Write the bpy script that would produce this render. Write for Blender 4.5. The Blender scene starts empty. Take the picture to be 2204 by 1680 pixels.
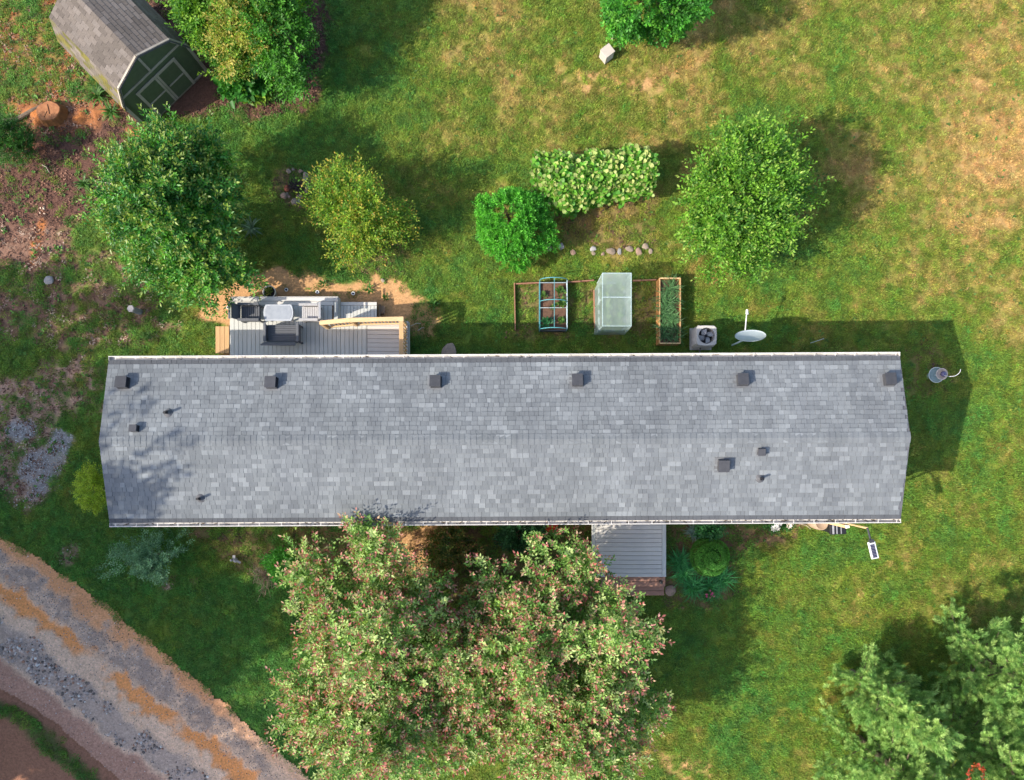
import bpy, math, random
import numpy as np
from mathutils import Vector, Matrix
import bmesh

S = bpy.context.scene
COL = S.collection
R = math.radians
rnd = random.Random(7)
nrg = np.random.default_rng(11)

# ------------------------------------------------------------------ camera, sky, sun, exposure
CAM_H = 24.3                       # metres above the lawn, looking straight down
FPX = 1528.0                       # focal length in units of the 2204-wide picture
PU, PV = 1090.0, 960.0             # point of the picture straight below the camera
cam = bpy.data.cameras.new('camera')
cam.sensor_width = 36.0
cam.lens = 36.0 * FPX / 2204.0
cam.shift_x = (1102 - PU) / 2204.0
cam.shift_y = (PV - 840) / 2204.0
cam.clip_end = 2000
cam_o = bpy.data.objects.new('camera', cam)
cam_o.location = (0, 0, CAM_H)
COL.objects.link(cam_o)
S.camera = cam_o

SUN_AZ, SUN_EL = R(23.0), R(38.2)  # the way shadows fall, and the height of the sun
wd = bpy.data.worlds.new('World')
S.world = wd
wd.use_nodes = True
wn = wd.node_tree
for n in list(wn.nodes):
    wn.nodes.remove(n)
sky = wn.nodes.new('ShaderNodeTexSky')
sky.sky_type = 'NISHITA'
sky.sun_disc = False
sky.sun_elevation = SUN_EL
sky.dust_density = 2.0
sky.ozone_density = 0.5
sky.air_density = 1.0
sky.sun_rotation = math.atan2(-math.cos(SUN_AZ), -math.sin(SUN_AZ))
bg = wn.nodes.new('ShaderNodeBackground')
bg.inputs['Strength'].default_value = 0.15
wo = wn.nodes.new('ShaderNodeOutputWorld')
wn.links.new(sky.outputs[0], bg.inputs[0])
wn.links.new(bg.outputs[0], wo.inputs[0])

sl = bpy.data.lights.new('sun', 'SUN')
sl.energy = 3.2
sl.angle = R(0.55)
sl.color = (1.0, 0.93, 0.80)
so = bpy.data.objects.new('sun', sl)
dv = Vector((math.cos(SUN_AZ) * math.cos(SUN_EL), math.sin(SUN_AZ) * math.cos(SUN_EL), -math.sin(SUN_EL)))
so.rotation_euler = dv.to_track_quat('-Z', 'Y').to_euler()
so.location = (-30, -12, 25)
COL.objects.link(so)

S.view_settings.view_transform = 'Standard'
S.view_settings.look = 'None'
S.view_settings.gamma = 1
S.view_settings.use_curve_mapping = False
S.view_settings.exposure = 1.25


def at(u, v, z=0.0):
    """the place at height z that the photograph shows at (u, v)"""
    k = (CAM_H - z) / FPX
    return ((u - PU) * k, (PV - v) * k)


# ------------------------------------------------------------------ helpers: noise
def hash2(ix, iy, seed):
    h = (ix.astype(np.int64) * 374761393 + iy.astype(np.int64) * 668265263 + seed * 974711) & 0x7fffffff
    h = ((h ^ (h >> 13)) * 1274126177) & 0x7fffffff
    h = h ^ (h >> 16)
    return (h & 0xffff) / 65535.0


def vnoise(x, y, seed=0):
    ix, iy = np.floor(x), np.floor(y)
    fx, fy = x - ix, y - iy
    fx = fx * fx * (3 - 2 * fx)
    fy = fy * fy * (3 - 2 * fy)
    a = hash2(ix, iy, seed); b = hash2(ix + 1, iy, seed)
    c = hash2(ix, iy + 1, seed); d = hash2(ix + 1, iy + 1, seed)
    return (a * (1 - fx) + b * fx) * (1 - fy) + (c * (1 - fx) + d * fx) * fy


def fbm(x, y, seed=0, oct=4):
    s, a, t = 0, 0.5, 0
    for k in range(oct):
        s = s + a * vnoise(x * 2 ** k, y * 2 ** k, seed + k * 17)
        t += a
        a *= 0.5
    return s / t


def smooth(a, b, x):
    t = np.clip((x - a) / (b - a), 0, 1)
    return t * t * (3 - 2 * t)


def poly_sd(u, v, pts):
    """signed distance to a polygon (positive inside)"""
    p = np.array(pts, float)
    q = np.roll(p, -1, axis=0)
    best = np.full(u.shape, 1e18)
    inside = np.zeros(u.shape, bool)
    for (ax, ay), (bx, by) in zip(p, q):
        dx, dy = bx - ax, by - ay
        t = np.clip(((u - ax) * dx + (v - ay) * dy) / (dx * dx + dy * dy + 1e-9), 0, 1)
        best = np.minimum(best, (u - ax - t * dx) ** 2 + (v - ay - t * dy) ** 2)
        if ay != by:
            c = ((ay > v) != (by > v)) & (u < (bx - ax) * (v - ay) / (by - ay) + ax)
            inside ^= c
    d = np.sqrt(best)
    return np.where(inside, d, -d)


def ell(u, v, cu, cv, ru, rv):
    return (1 - np.sqrt(((u - cu) / ru) ** 2 + ((v - cv) / rv) ** 2)) * min(ru, rv)


# ------------------------------------------------------------------ helpers: meshes
class MB:
    def __init__(self):
        self.v = []; self.f = []; self.c = []

    def add(self, vs, fs, col=None):
        o = len(self.v)
        self.v.extend([tuple(p) for p in vs])
        self.f.extend([tuple(i + o for i in f) for f in fs])
        if col is not None:
            self.c.extend([col] * len(vs))
        return self

    def box(self, cx, cy, cz, sx, sy, sz, rot=0.0, m=None, col=None, taper=1.0):
        vs = []
        for z in (-.5, .5):
            t = taper if z > 0 else 1.0
            for x, y in ((-.5, -.5), (.5, -.5), (.5, .5), (-.5, .5)):
                vs.append(Vector((x * sx * t, y * sy * t, z * sz)))
        if m is None:
            m = Matrix.Rotation(rot, 3, 'Z')
        vs = [m @ p + Vector((cx, cy, cz)) for p in vs]
        return self.add(vs, [(3, 2, 1, 0), (4, 5, 6, 7), (0, 1, 5, 4), (1, 2, 6, 5), (2, 3, 7, 6), (3, 0, 4, 7)], col)

    def beam(self, a, b, w, h, up=(0, 0, 1)):
        a, b = Vector(a), Vector(b)
        d = (b - a); L = d.length; d.normalize()
        u = Vector(up)
        s = d.cross(u)
        if s.length < 1e-4:
            s = d.cross(Vector((1, 0, 0)))
        s.normalize(); u = s.cross(d)
        m = Matrix((d, s, u)).transposed()
        c = (a + b) / 2
        return self.box(c.x, c.y, c.z, L, w, h, m=m)

    def tube(self, pts, rad, seg=8, caps=True):
        pts = [Vector(p) for p in pts]
        if not hasattr(rad, '__len__'):
            rad = [rad] * len(pts)
        vs, fs = [], []
        ref = Vector((0.3, 0.7, 0.64))
        for i, p in enumerate(pts):
            d = (pts[min(i + 1, len(pts) - 1)] - pts[max(i - 1, 0)])
            if d.length < 1e-9:
                d = Vector((0, 0, 1))
            d.normalize()
            s = d.cross(ref)
            if s.length < .05:
                s = d.cross(Vector((1, 0, 0)))
            s.normalize(); t = d.cross(s)
            for k in range(seg):
                a = 2 * math.pi * k / seg
                vs.append(p + (s * math.cos(a) + t * math.sin(a)) * rad[i])
        for i in range(len(pts) - 1):
            for k in range(seg):
                k2 = (k + 1) % seg
                fs.append((i * seg + k, i * seg + k2, (i + 1) * seg + k2, (i + 1) * seg + k))
        if caps:
            fs.append(tuple(range(seg))[::-1])
            o = (len(pts) - 1) * seg
            fs.append(tuple(range(o, o + seg)))
        return self.add(vs, fs)

    def lathe(self, prof, seg=24, c=(0, 0, 0)):
        vs, fs = [], []
        for r, z in prof:
            for k in range(seg):
                a = 2 * math.pi * k / seg
                vs.append((c[0] + r * math.cos(a), c[1] + r * math.sin(a), c[2] + z))
        for i in range(len(prof) - 1):
            for k in range(seg):
                k2 = (k + 1) % seg
                fs.append((i * seg + k, i * seg + k2, (i + 1) * seg + k2, (i + 1) * seg + k))
        return self.add(vs, fs)

    def prism(self, poly, z0, z1):
        n = len(poly)
        vs = [(x, y, z0) for x, y in poly] + [(x, y, z1) for x, y in poly]
        fs = [tuple(range(n))[::-1], tuple(range(n, 2 * n))]
        fs += [(i, (i + 1) % n, n + (i + 1) % n, n + i) for i in range(n)]
        return self.add(vs, fs)

    def mesh(self, name, mat, smooth=False):
        me = bpy.data.meshes.new(name)
        me.from_pydata(self.v, [], self.f)
        if self.c:
            a = me.color_attributes.new('col', 'FLOAT_COLOR', 'POINT')
            a.data.foreach_set('color', np.array([(c[0], c[1], c[2], 1) for c in self.c], np.float32).ravel())
        if mat:
            me.materials.append(mat)
        if smooth:
            me.polygons.foreach_set('use_smooth', [True] * len(me.polygons))
        me.update()
        return me

    def build(self, name, mat, parent=None, smooth=False, loc=(0, 0, 0), bevel=0):
        return put(name, self.mesh(name, mat, smooth), parent, loc, bevel=bevel)


def put(name, me, parent=None, loc=(0, 0, 0), rot=(0, 0, 0), scale=None, bevel=0):
    o = bpy.data.objects.new(name, me)
    COL.objects.link(o)
    o.location = loc
    o.rotation_euler = rot
    if scale is not None:
        o.scale = scale
    if parent:
        o.parent = parent
    if bevel:
        b = o.modifiers.new('bevel', 'BEVEL')
        b.width = bevel; b.segments = 2; b.limit_method = 'ANGLE'
    return o


def tag(o, label, cat, group=None, kind=None):
    o['label'] = label
    o['category'] = cat
    if group:
        o['group'] = group
    if kind:
        o['kind'] = kind
    return o


def thing(name, label, cat, loc=(0, 0, 0), rz=0.0, group=None):
    o = bpy.data.objects.new(name, None)
    o.empty_display_size = .2
    COL.objects.link(o)
    o.location = loc
    o.rotation_euler = (0, 0, rz)
    return tag(o, label, cat, group)


def np_mesh(name, verts, faces_n, loops, mat, col=None):
    """fast mesh from numpy: faces_n = corners per face"""
    me = bpy.data.meshes.new(name)
    nv = len(verts)
    nf = len(loops) // faces_n
    me.vertices.add(nv)
    me.vertices.foreach_set('co', verts.astype(np.float32).ravel())
    me.loops.add(len(loops))
    me.loops.foreach_set('vertex_index', loops.astype(np.int32))
    me.polygons.add(nf)
    me.polygons.foreach_set('loop_start', np.arange(0, nf * faces_n, faces_n, dtype=np.int32))
    if col is not None:
        a = me.color_attributes.new('col', 'FLOAT_COLOR', 'POINT')
        c = np.ones((nv, 4), np.float32)
        c[:, :3] = col
        a.data.foreach_set('color', c.ravel())
    if mat:
        me.materials.append(mat)
    me.update(calc_edges=True)
    return me


def norm(a):
    return a / (np.linalg.norm(a, axis=-1, keepdims=True) + 1e-9)


def leaf_mesh(name, P, D, N, L, W, col, mat, broad=False, fold=.25):
    """one folded leaf per point"""
    n = len(P)
    D = norm(D)
    Sd = norm(np.cross(D, N))
    N = np.cross(Sd, D)
    L = np.broadcast_to(np.asarray(L, float), (n,))[:, None]
    W = np.broadcast_to(np.asarray(W, float), (n,))[:, None]
    if not broad:
        v = np.stack([P, P + D * L * .45 + Sd * W * .5 + N * W * fold, P + D * L, P + D * L * .45 - Sd * W * .5 + N * W * fold], 1)
        base = np.arange(n)[:, None] * 4
        loops = (base + np.array([[0, 1, 2, 0, 2, 3]])).ravel()
        me = np_mesh(name, v.reshape(-1, 3), 3, loops, mat, np.repeat(col, 4, 0))
    else:
        v = np.stack([P, P + D * L * .18 + Sd * W * .5 + N * W * fold, P + D * L * .66 + Sd * W * .40 + N * W * fold * .6, P + D * L,
                      P + D * L * .66 - Sd * W * .40 + N * W * fold * .6, P + D * L * .18 - Sd * W * .5 + N * W * fold], 1)
        base = np.arange(n)[:, None] * 6
        loops = (base + np.array([[0, 1, 2, 3, 0, 3, 4, 5]])).ravel()
        me = np_mesh(name, v.reshape(-1, 3), 4, loops, mat, np.repeat(col, 6, 0))
    return me


# ------------------------------------------------------------------ helpers: materials
def _nt(name):
    m = bpy.data.materials.new(name)
    m.use_nodes = True
    nt = m.node_tree
    b = nt.nodes['Principled BSDF']
    return m, nt, b


def N(nt, t, **k):
    n = nt.nodes.new(t)
    for a, b in k.items():
        setattr(n, a, b)
    return n


def ramp(nt, fac, cols, pos=None):
    r = N(nt, 'ShaderNodeValToRGB')
    e = r.color_ramp.elements
    pos = pos or [i / (len(cols) - 1) for i in range(len(cols))]
    e[0].position = pos[0]; e[0].color = (*cols[0], 1)
    e[1].position = pos[-1]; e[1].color = (*cols[-1], 1)
    for p, c in list(zip(pos, cols))[1:-1]:
        x = e.new(p); x.color = (*c, 1)
    nt.links.new(fac, r.inputs[0])
    return r.outputs[0]


def mix(nt, fac, a, b, mode='MIX'):
    m = N(nt, 'ShaderNodeMix', data_type='RGBA', blend_type=mode)
    for i, x in ((0, fac), (6, a), (7, b)):
        if isinstance(x, (int, float)):
            m.inputs[i].default_value = x
        elif isinstance(x, tuple):
            m.inputs[i].default_value = (*x, 1)
        else:
            nt.links.new(x, m.inputs[i])
    return m.outputs[2]


def math_(nt, op, a, b=None):
    m = N(nt, 'ShaderNodeMath', operation=op)
    for i, x in enumerate((a, b)):
        if x is None:
            continue
        if isinstance(x, (int, float)):
            m.inputs[i].default_value = x
        else:
            nt.links.new(x, m.inputs[i])
    return m.outputs[0]


def noise(nt, vec, scale, detail=5, rough=.6):
    n = N(nt, 'ShaderNodeTexNoise')
    n.inputs['Scale'].default_value = scale
    n.inputs['Detail'].default_value = detail
    n.inputs['Roughness'].default_value = rough
    if vec is not None:
        nt.links.new(vec, n.inputs['Vector'])
    return n.outputs['Fac']


def world_pos(nt):
    return N(nt, 'ShaderNodeNewGeometry').outputs['Position']


def M(name, c1, c2=None, rough=.7, scale=6, stretch=None, bump=.2, bscale=80, metal=0.0, spec=.3, vary=.12, dirt=0.0):
    m, nt, b = _nt(name)
    tc = N(nt, 'ShaderNodeTexCoord').outputs['Object']
    vec = tc
    if stretch:
        mp = N(nt, 'ShaderNodeMapping')
        mp.inputs['Scale'].default_value = stretch
        nt.links.new(tc, mp.inputs['Vector'])
        vec = mp.outputs[0]
    c2 = c2 or tuple(x * .72 for x in c1)
    col = ramp(nt, noise(nt, vec, scale), [c2, c1], [.3, .7])
    oi = N(nt, 'ShaderNodeObjectInfo').outputs['Random']
    f = math_(nt, 'MULTIPLY_ADD', oi, 2 * vary)
    f.node.inputs[2].default_value = 1 - vary
    hs = N(nt, 'ShaderNodeHueSaturation')
    nt.links.new(f, hs.inputs['Value'])
    nt.links.new(col, hs.inputs['Color'])
    col = hs.outputs[0]
    if dirt:
        dn = ramp(nt, noise(nt, world_pos(nt), 1.3, 6), [(0, 0, 0), (1, 1, 1)], [.45, .75])
        dm = math_(nt, 'MULTIPLY', dn, dirt)
        col = mix(nt, dm, col, (.10, .085, .06))
    nt.links.new(col, b.inputs['Base Color'])
    b.inputs['Roughness'].default_value = rough
    b.inputs['Metallic'].default_value = metal
    b.inputs['Specular IOR Level'].default_value = spec
    if bump:
        bn = N(nt, 'ShaderNodeBump')
        bn.inputs['Strength'].default_value = bump
        bn.inputs['Distance'].default_value = .01
        nt.links.new(noise(nt, vec, bscale, 3), bn.inputs['Height'])
        nt.links.new(bn.outputs[0], b.inputs['Normal'])
    return m


def leaf_mat(name, rough=.5, spec=.35, trans=.42, sat=1.0):
    m, nt, b = _nt(name)
    a = N(nt, 'ShaderNodeAttribute', attribute_name='col').outputs['Color']
    n = noise(nt, world_pos(nt), 22, 3)
    c = mix(nt, 1.0, a, ramp(nt, n, [(.75, .75, .75), (1.2, 1.2, 1.15)], [.3, .7]), 'MULTIPLY')
    nt.links.new(c, b.inputs['Base Color'])
    b.inputs['Roughness'].default_value = rough
    b.inputs['Specular IOR Level'].default_value = spec
    t = N(nt, 'ShaderNodeBsdfTranslucent')
    tcol = mix(nt, 1.0, c, (1.15, 1.15, .55), 'MULTIPLY')
    nt.links.new(tcol, t.inputs[0])
    ms = N(nt, 'ShaderNodeMixShader')
    ms.inputs[0].default_value = trans
    nt.links.new(b.outputs[0], ms.inputs[1])
    nt.links.new(t.outputs[0], ms.inputs[2])
    nt.links.new(ms.outputs[0], nt.nodes['Material Output'].inputs[0])
    return m


def tint_mat(name, rough=.7, spec=.2, trans=0.0, wscale=2.5, amp=.35, fine=0.0):
    """takes its colour from the instance it is used on"""
    m, nt, b = _nt(name)
    a = N(nt, 'ShaderNodeAttribute', attribute_name='tint', attribute_type='INSTANCER').outputs['Color']
    n = noise(nt, world_pos(nt), wscale, 8, .75)
    c = mix(nt, 1.0, a, ramp(nt, n, [(1 - amp,) * 3, (1 + amp,) * 3], [.3, .7]), 'MULTIPLY')
    if fine:
        n2 = noise(nt, world_pos(nt), 26, 3, .7)
        c = mix(nt, 1.0, c, ramp(nt, n2, [(1 - fine, 1 - fine * .95, 1 - fine), (1 + fine, 1 + fine * .95, 1 + fine * .8)], [.34, .66]), 'MULTIPLY')
    nt.links.new(c, b.inputs['Base Color'])
    b.inputs['Roughness'].default_value = rough
    b.inputs['Specular IOR Level'].default_value = spec
    if trans:
        t = N(nt, 'ShaderNodeBsdfTranslucent')
        nt.links.new(c, t.inputs[0])
        ms = N(nt, 'ShaderNodeMixShader')
        ms.inputs[0].default_value = trans
        nt.links.new(b.outputs[0], ms.inputs[1])
        nt.links.new(t.outputs[0], ms.inputs[2])
        nt.links.new(ms.outputs[0], nt.nodes['Material Output'].inputs[0])
    return m


LEAF = leaf_mat('leaf')
LEAF_GLOSSY = leaf_mat('glossy_leaf', rough=.42, spec=.42, trans=.34)
NEEDLE = leaf_mat('needle', rough=.55, spec=.3, trans=.2)
BARK = M('bark', (.20, .15, .11), (.10, .075, .055), rough=.9, scale=9, stretch=(3, 3, .6), bump=.8, bscale=30)
PALE_BARK = M('pale_bark', (.34, .26, .19), (.22, .16, .11), rough=.85, scale=7, bump=.4)
TWIG = M('twig', (.30, .22, .15), (.16, .11, .08), rough=.9)
DARK_TWIG = M('dark_twig', (.16, .10, .08), (.08, .05, .04), rough=.9)
GRASS_M = tint_mat('grass_blade', rough=.6, spec=.25, trans=.3, wscale=3.5, amp=.26, fine=.45)
CHIP_M = tint_mat('litter', rough=.9, spec=.1, wscale=6, amp=.25)
STONE_M = tint_mat('pebble', rough=.85, spec=.25, wscale=12, amp=.2)
SPRAY_M = tint_mat('weed_leaf', rough=.5, spec=.3, trans=.3, wscale=6, amp=.25)


# ------------------------------------------------------------------ helpers: scatter (only for stuff nobody could count)
def scatter(name, label, cat, protos, pts, rot, scl, tint):
    c = bpy.data.collections.new(name + '_pieces')
    for i, me in enumerate(protos):
        o = bpy.data.objects.new(name + '_piece', me)
        c.objects.link(o)
    me = bpy.data.meshes.new(name)
    n = len(pts)
    me.vertices.add(n)
    me.vertices.foreach_set('co', pts.astype(np.float32).ravel())
    a = me.attributes.new('rot', 'FLOAT_VECTOR', 'POINT'); a.data.foreach_set('vector', rot.astype(np.float32).ravel())
    a = me.attributes.new('scl', 'FLOAT', 'POINT'); a.data.foreach_set('value', scl.astype(np.float32))
    a = me.attributes.new('idx', 'INT', 'POINT'); a.data.foreach_set('value', nrg.integers(0, len(protos), n).astype(np.int32))
    a = me.attributes.new('tint', 'FLOAT_COLOR', 'POINT')
    t = np.ones((n, 4), np.float32); t[:, :3] = tint
    a.data.foreach_set('color', t.ravel())
    me.update()
    o = bpy.data.objects.new(name, me)
    COL.objects.link(o)
    ng = bpy.data.node_groups.new(name, 'GeometryNodeTree')
    ng.interface.new_socket('Geometry', in_out='INPUT', socket_type='NodeSocketGeometry')
    ng.interface.new_socket('Geometry', in_out='OUTPUT', socket_type='NodeSocketGeometry')
    gi = ng.nodes.new('NodeGroupInput'); go = ng.nodes.new('NodeGroupOutput')
    ip = ng.nodes.new('GeometryNodeInstanceOnPoints')
    ci = ng.nodes.new('GeometryNodeCollectionInfo')
    ci.inputs['Collection'].default_value = c
    ci.inputs['Separate Children'].default_value = True
    ci.inputs['Reset Children'].default_value = True

    def na(nm, ty):
        x = ng.nodes.new('GeometryNodeInputNamedAttribute')
        x.data_type = ty
        x.inputs['Name'].default_value = nm
        return x.outputs[0]
    L = ng.links.new
    L(gi.outputs[0], ip.inputs['Points'])
    L(ci.outputs[0], ip.inputs['Instance'])
    ip.inputs['Pick Instance'].default_value = True
    L(na('idx', 'INT'), ip.inputs['Instance Index'])
    L(na('rot', 'FLOAT_VECTOR'), ip.inputs['Rotation'])
    L(na('scl', 'FLOAT'), ip.inputs['Scale'])
    L(ip.outputs[0], go.inputs[0])
    md = o.modifiers.new('scatter', 'NODES')
    md.node_group = ng
    return tag(o, label, cat, kind='stuff')


def rock_mesh(name, seed, mat, sub=2, cuts=9):
    rg = np.random.default_rng(seed)
    bm = bmesh.new()
    bmesh.ops.create_icosphere(bm, subdivisions=sub, radius=1)
    pl = [(norm(rg.normal(size=3)), rg.uniform(.55, .9)) for _ in range(cuts)]
    for v in bm.verts:
        p = np.array(v.co)
        for n_, d in pl:
            k = p @ n_
            if k > d:
                p = p - n_ * (k - d)
        p = p * (1 + .05 * rg.normal())
        v.co = p
    me = bpy.data.meshes.new(name)
    bm.to_mesh(me); bm.free()
    me.materials.append(mat)
    return me

# ------------------------------------------------------------------ the ground
K0 = CAM_H / FPX


def to_uv(x, y):
    return x / K0 + PU, PV - y / K0


DRIVE_U = [-700, -300, 0, 90, 215, 330, 450, 560, 660, 760, 900]
DRIVE_V = [900, 1010, 1156, 1200, 1290, 1385, 1482, 1582, 1668, 1760, 1890]
DRY_PTS = [(800, 100, .30), (800, 250, .34), (1050, 60, .62), (1150, 200, .66), (1000, 300, .5), (1300, 220, .75), (1500, 80, .6), (1500, 230, .55),
           (1650, 260, .30), (1700, 120, .62), (1900, 60, .62), (1900, 250, .55), (2000, 170, .6), (2120, 100, .8), (2150, 330, .95), (2050, 420, .78),
           (1900, 400, .6), (1950, 560, .5), (2150, 620, .75), (1700, 620, .33), (1850, 650, .36), (2050, 800, .44), (2150, 950, .44), (2150, 1150, .46),
           (2000, 1050, .42), (1750, 1180, .34), (1850, 1300, .38), (1980, 1180, .42), (1700, 1350, .28), (1800, 1450, .36), (1600, 1500, .27), (1600, 1640, .33),
           (1730, 1600, .46), (1500, 1400, .2), (1450, 1600, .45), (560, 1350, .05), (300, 1250, .1), (450, 1300, .06), (600, 1500, .03), (500, 1180, .42),
           (100, 1120, .2), (150, 900, .3), (100, 800, .4), (350, 700, .38), (250, 640, .4), (600, 320, .28), (700, 420, .3), (620, 500, .25),
           (950, 450, .36), (1050, 380, .42), (950, 560, .3), (1000, 650, .25), (1300, 570, .45), (1250, 480, .75), (1450, 560, .4), (1350, 700, .4),
           (1650, 730, .3), (650, 250, .25), (700, 150, .2), (60, 60, .25), (1250, 330, .6), (2000, 1550, .4), (1900, 720, .4), (2030, 900, .25)]


def zones(u, v):
    n1 = fbm(u / 60, v / 60, 3, 5) - .5
    n2 = fbm(u / 16, v / 16, 9, 4) - .5
    n3 = fbm(u / 150, v / 150, 21, 4) - .5
    wob = n1 * 70 + n2 * 26

    def zone(d, soft=14):
        return smooth(-soft, soft, d + wob)
    z = {}
    # dryness from control points
    num = 0; den = 0
    for cu, cv, val in DRY_PTS:
        w = 1 / (((u - cu) ** 2 + (v - cv) ** 2) / 120 ** 2 + .15) ** 1.6
        num = num + w * val; den = den + w
    z['dry'] = np.clip(num / den - .03 + n1 * .66 + n2 * .50 + n3 * .32, 0, 1)
    tan = zone(poly_sd(u, v, [(455, 640), (500, 600), (600, 588), (720, 590), (850, 600), (915, 640), (905, 665), (880, 690), (880, 770), (480, 770), (478, 700), (430, 690)]), 9)
    tan = np.maximum(tan, zone(ell(u, v, 905, 690, 36, 45), 12) * .8)
    tan = np.maximum(tan, zone(ell(u, v, 1320, 178, 90, 26) - 6, 22) * np.clip(.45 + n2 * 3, 0, .8))
    tan = np.maximum(tan, zone(ell(u, v, 905, 1165, 50, 45), 10) * .9)
    tan = np.maximum(tan, zone(ell(u, v, 1470, 1650, 70, 34) - 8, 16) * np.clip(.5 + n2 * 3, 0, .85))
    tan = np.maximum(tan, zone(ell(u, v, 1810, 270, 70, 18) - 12, 14) * .7)
    z['tan'] = tan
    bed = zone(poly_sd(u, v, [(1110, 606), (1280, 604), (1420, 600), (1420, 735), (1110, 730)]) - 4, 16) * (.55 + n2 * .9)
    bed = np.maximum(bed, zone(poly_sd(u, v, [(1436, 1120), (1730, 1120), (1700, 1160), (1610, 1190), (1585, 1290), (1500, 1320), (1440, 1300)]), 10) * .9)
    bed = np.maximum(bed, zone(poly_sd(u, v, [(590, 1120), (1280, 1120), (1300, 1330), (1000, 1340), (640, 1240)]) - 6, 14) * .85)
    bed = np.maximum(bed, zone(poly_sd(u, v, [(390, 1120), (620, 1120), (620, 1270), (560, 1300), (470, 1200), (390, 1160)]) - 16, 18) * .75)
    bed = np.maximum(bed, zone(poly_sd(u, v, [(1190, 425), (1415, 425), (1420, 540), (1190, 545)]) - 6, 16) * .55)
    bed = np.maximum(bed, zone(ell(u, v, 1990, 790, 60, 80) - 14, 16) * .5)
    bed = np.maximum(bed, zone(ell(u, v, 640, 405, 42, 42), 8) * .8)
    bed = np.maximum(bed, zone(ell(u, v, 800, 560, 120, 60) - 20, 16) * .6)
    z['bed'] = np.clip(bed, 0, 1)
    mul = zone(poly_sd(u, v, [(-200, 300), (60, 250), (200, 200), (250, 215), (340, 290), (260, 380), (215, 440), (170, 480), (60, 560), (-200, 560)]), 22)
    mul = np.maximum(mul, zone(poly_sd(u, v, [(250, -60), (725, -60), (708, 110), (682, 212), (640, 232), (560, 262), (450, 245), (330, 260)]), 14))
    z['mulch'] = mul
    z['red'] = zone(poly_sd(u, v, [(-200, -100), (110, -100), (120, 60), (240, 220), (180, 280), (60, 320), (-200, 300)]), 20) * np.clip(.60 + n1 * 2.2, 0, 1)
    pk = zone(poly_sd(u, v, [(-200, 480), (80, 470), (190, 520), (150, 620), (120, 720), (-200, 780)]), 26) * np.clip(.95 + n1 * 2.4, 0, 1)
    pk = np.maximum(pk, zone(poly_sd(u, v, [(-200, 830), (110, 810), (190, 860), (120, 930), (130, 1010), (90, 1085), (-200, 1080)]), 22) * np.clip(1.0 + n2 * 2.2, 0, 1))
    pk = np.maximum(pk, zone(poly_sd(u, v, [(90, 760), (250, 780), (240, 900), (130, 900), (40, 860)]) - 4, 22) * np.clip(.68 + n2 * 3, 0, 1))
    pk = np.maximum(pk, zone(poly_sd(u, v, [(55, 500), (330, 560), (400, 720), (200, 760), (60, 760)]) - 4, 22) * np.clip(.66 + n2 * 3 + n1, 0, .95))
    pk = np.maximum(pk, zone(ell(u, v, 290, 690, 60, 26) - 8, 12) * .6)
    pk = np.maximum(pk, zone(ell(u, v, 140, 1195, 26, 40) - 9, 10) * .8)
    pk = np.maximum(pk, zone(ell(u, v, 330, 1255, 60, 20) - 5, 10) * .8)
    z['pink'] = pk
    cl = zone(ell(u, v, 105, 246, 92, 30) - 16, 12) * np.clip(.6 + n2 * 2.5, 0, 1)
    cl = np.maximum(cl, smooth(-4, 4, ell(u, v, 81 - (v - 510) * .22, 515, 10, 46) + n2 * 16))
    cl = np.maximum(cl, smooth(-5, 5, ell(u, v, 290, 368 - 83, 20, 10) + n2 * 12))
    z['clay'] = cl
    gv = smooth(-14, 14, ell(u, v, 88, 1000, 40, 50) + wob) * .8
    gv = np.maximum(gv, smooth(-6, 6, ell(u, v, 50, 935, 32, 22) + wob * .7))
    gv = np.maximum(gv, smooth(-6, 6, ell(u, v, 130, 945, 20, 26) + wob * .7))
    z['gravel'] = gv
    ve = np.interp(u, DRIVE_U, DRIVE_V)
    p = (v - ve) * .74
    z['p'] = p
    p2 = (v - (1148 + .76 * u)) * .796
    k = smooth(15, 60, p)
    z['q'] = p * (1 - k) + p2 * k
    z['n1'], z['n2'], z['n3'] = n1, n2, n3
    return z


def lerp(a, b, t):
    return a + (np.array(b) - a) * t[..., None]


GRN, YEL, TAN = np.array((.078, .225, .042)), np.array((.162, .240, .030)), np.array((.50, .315, .125))


def grass_col(d):
    a = GRN + (YEL - GRN) * np.clip(d / .45, 0, 1)[..., None]
    return a + (TAN - a) * np.clip((d - .45) / .55, 0, 1)[..., None]


def ground_col(z, u, v):
    c = grass_col(z['dry']) * .66 + np.array((.030, .018, .006))
    c = lerp(c, (.17, .105, .060), z['bed'])
    c = lerp(c, (.115, .060, .045), z['mulch'])
    c = lerp(c, (.27, .115, .055), z['red'])
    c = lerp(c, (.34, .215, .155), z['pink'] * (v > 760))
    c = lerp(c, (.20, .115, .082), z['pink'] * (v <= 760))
    c = lerp(c, (.47, .265, .125), z['tan'])
    c = lerp(c, (.36, .135, .045), z['clay'] * np.clip(.8 + z['n2'] * 1.6, 0, 1))
    c = lerp(c, (.30, .285, .275), z['gravel'])
    # beyond the drive: brown dirt with a grassy strip
    far = smooth(225, 250, z['q'] + z['n1'] * 60) * (z['p'] > 40)
    c = lerp(c, (.30, .145, .092), far)
    strip = smooth(26, 8, np.abs(z['q'] - 300 + z['n1'] * 44)) * far
    c = lerp(c, (.06, .11, .03), strip * .8)
    return c, strip, far


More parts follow.
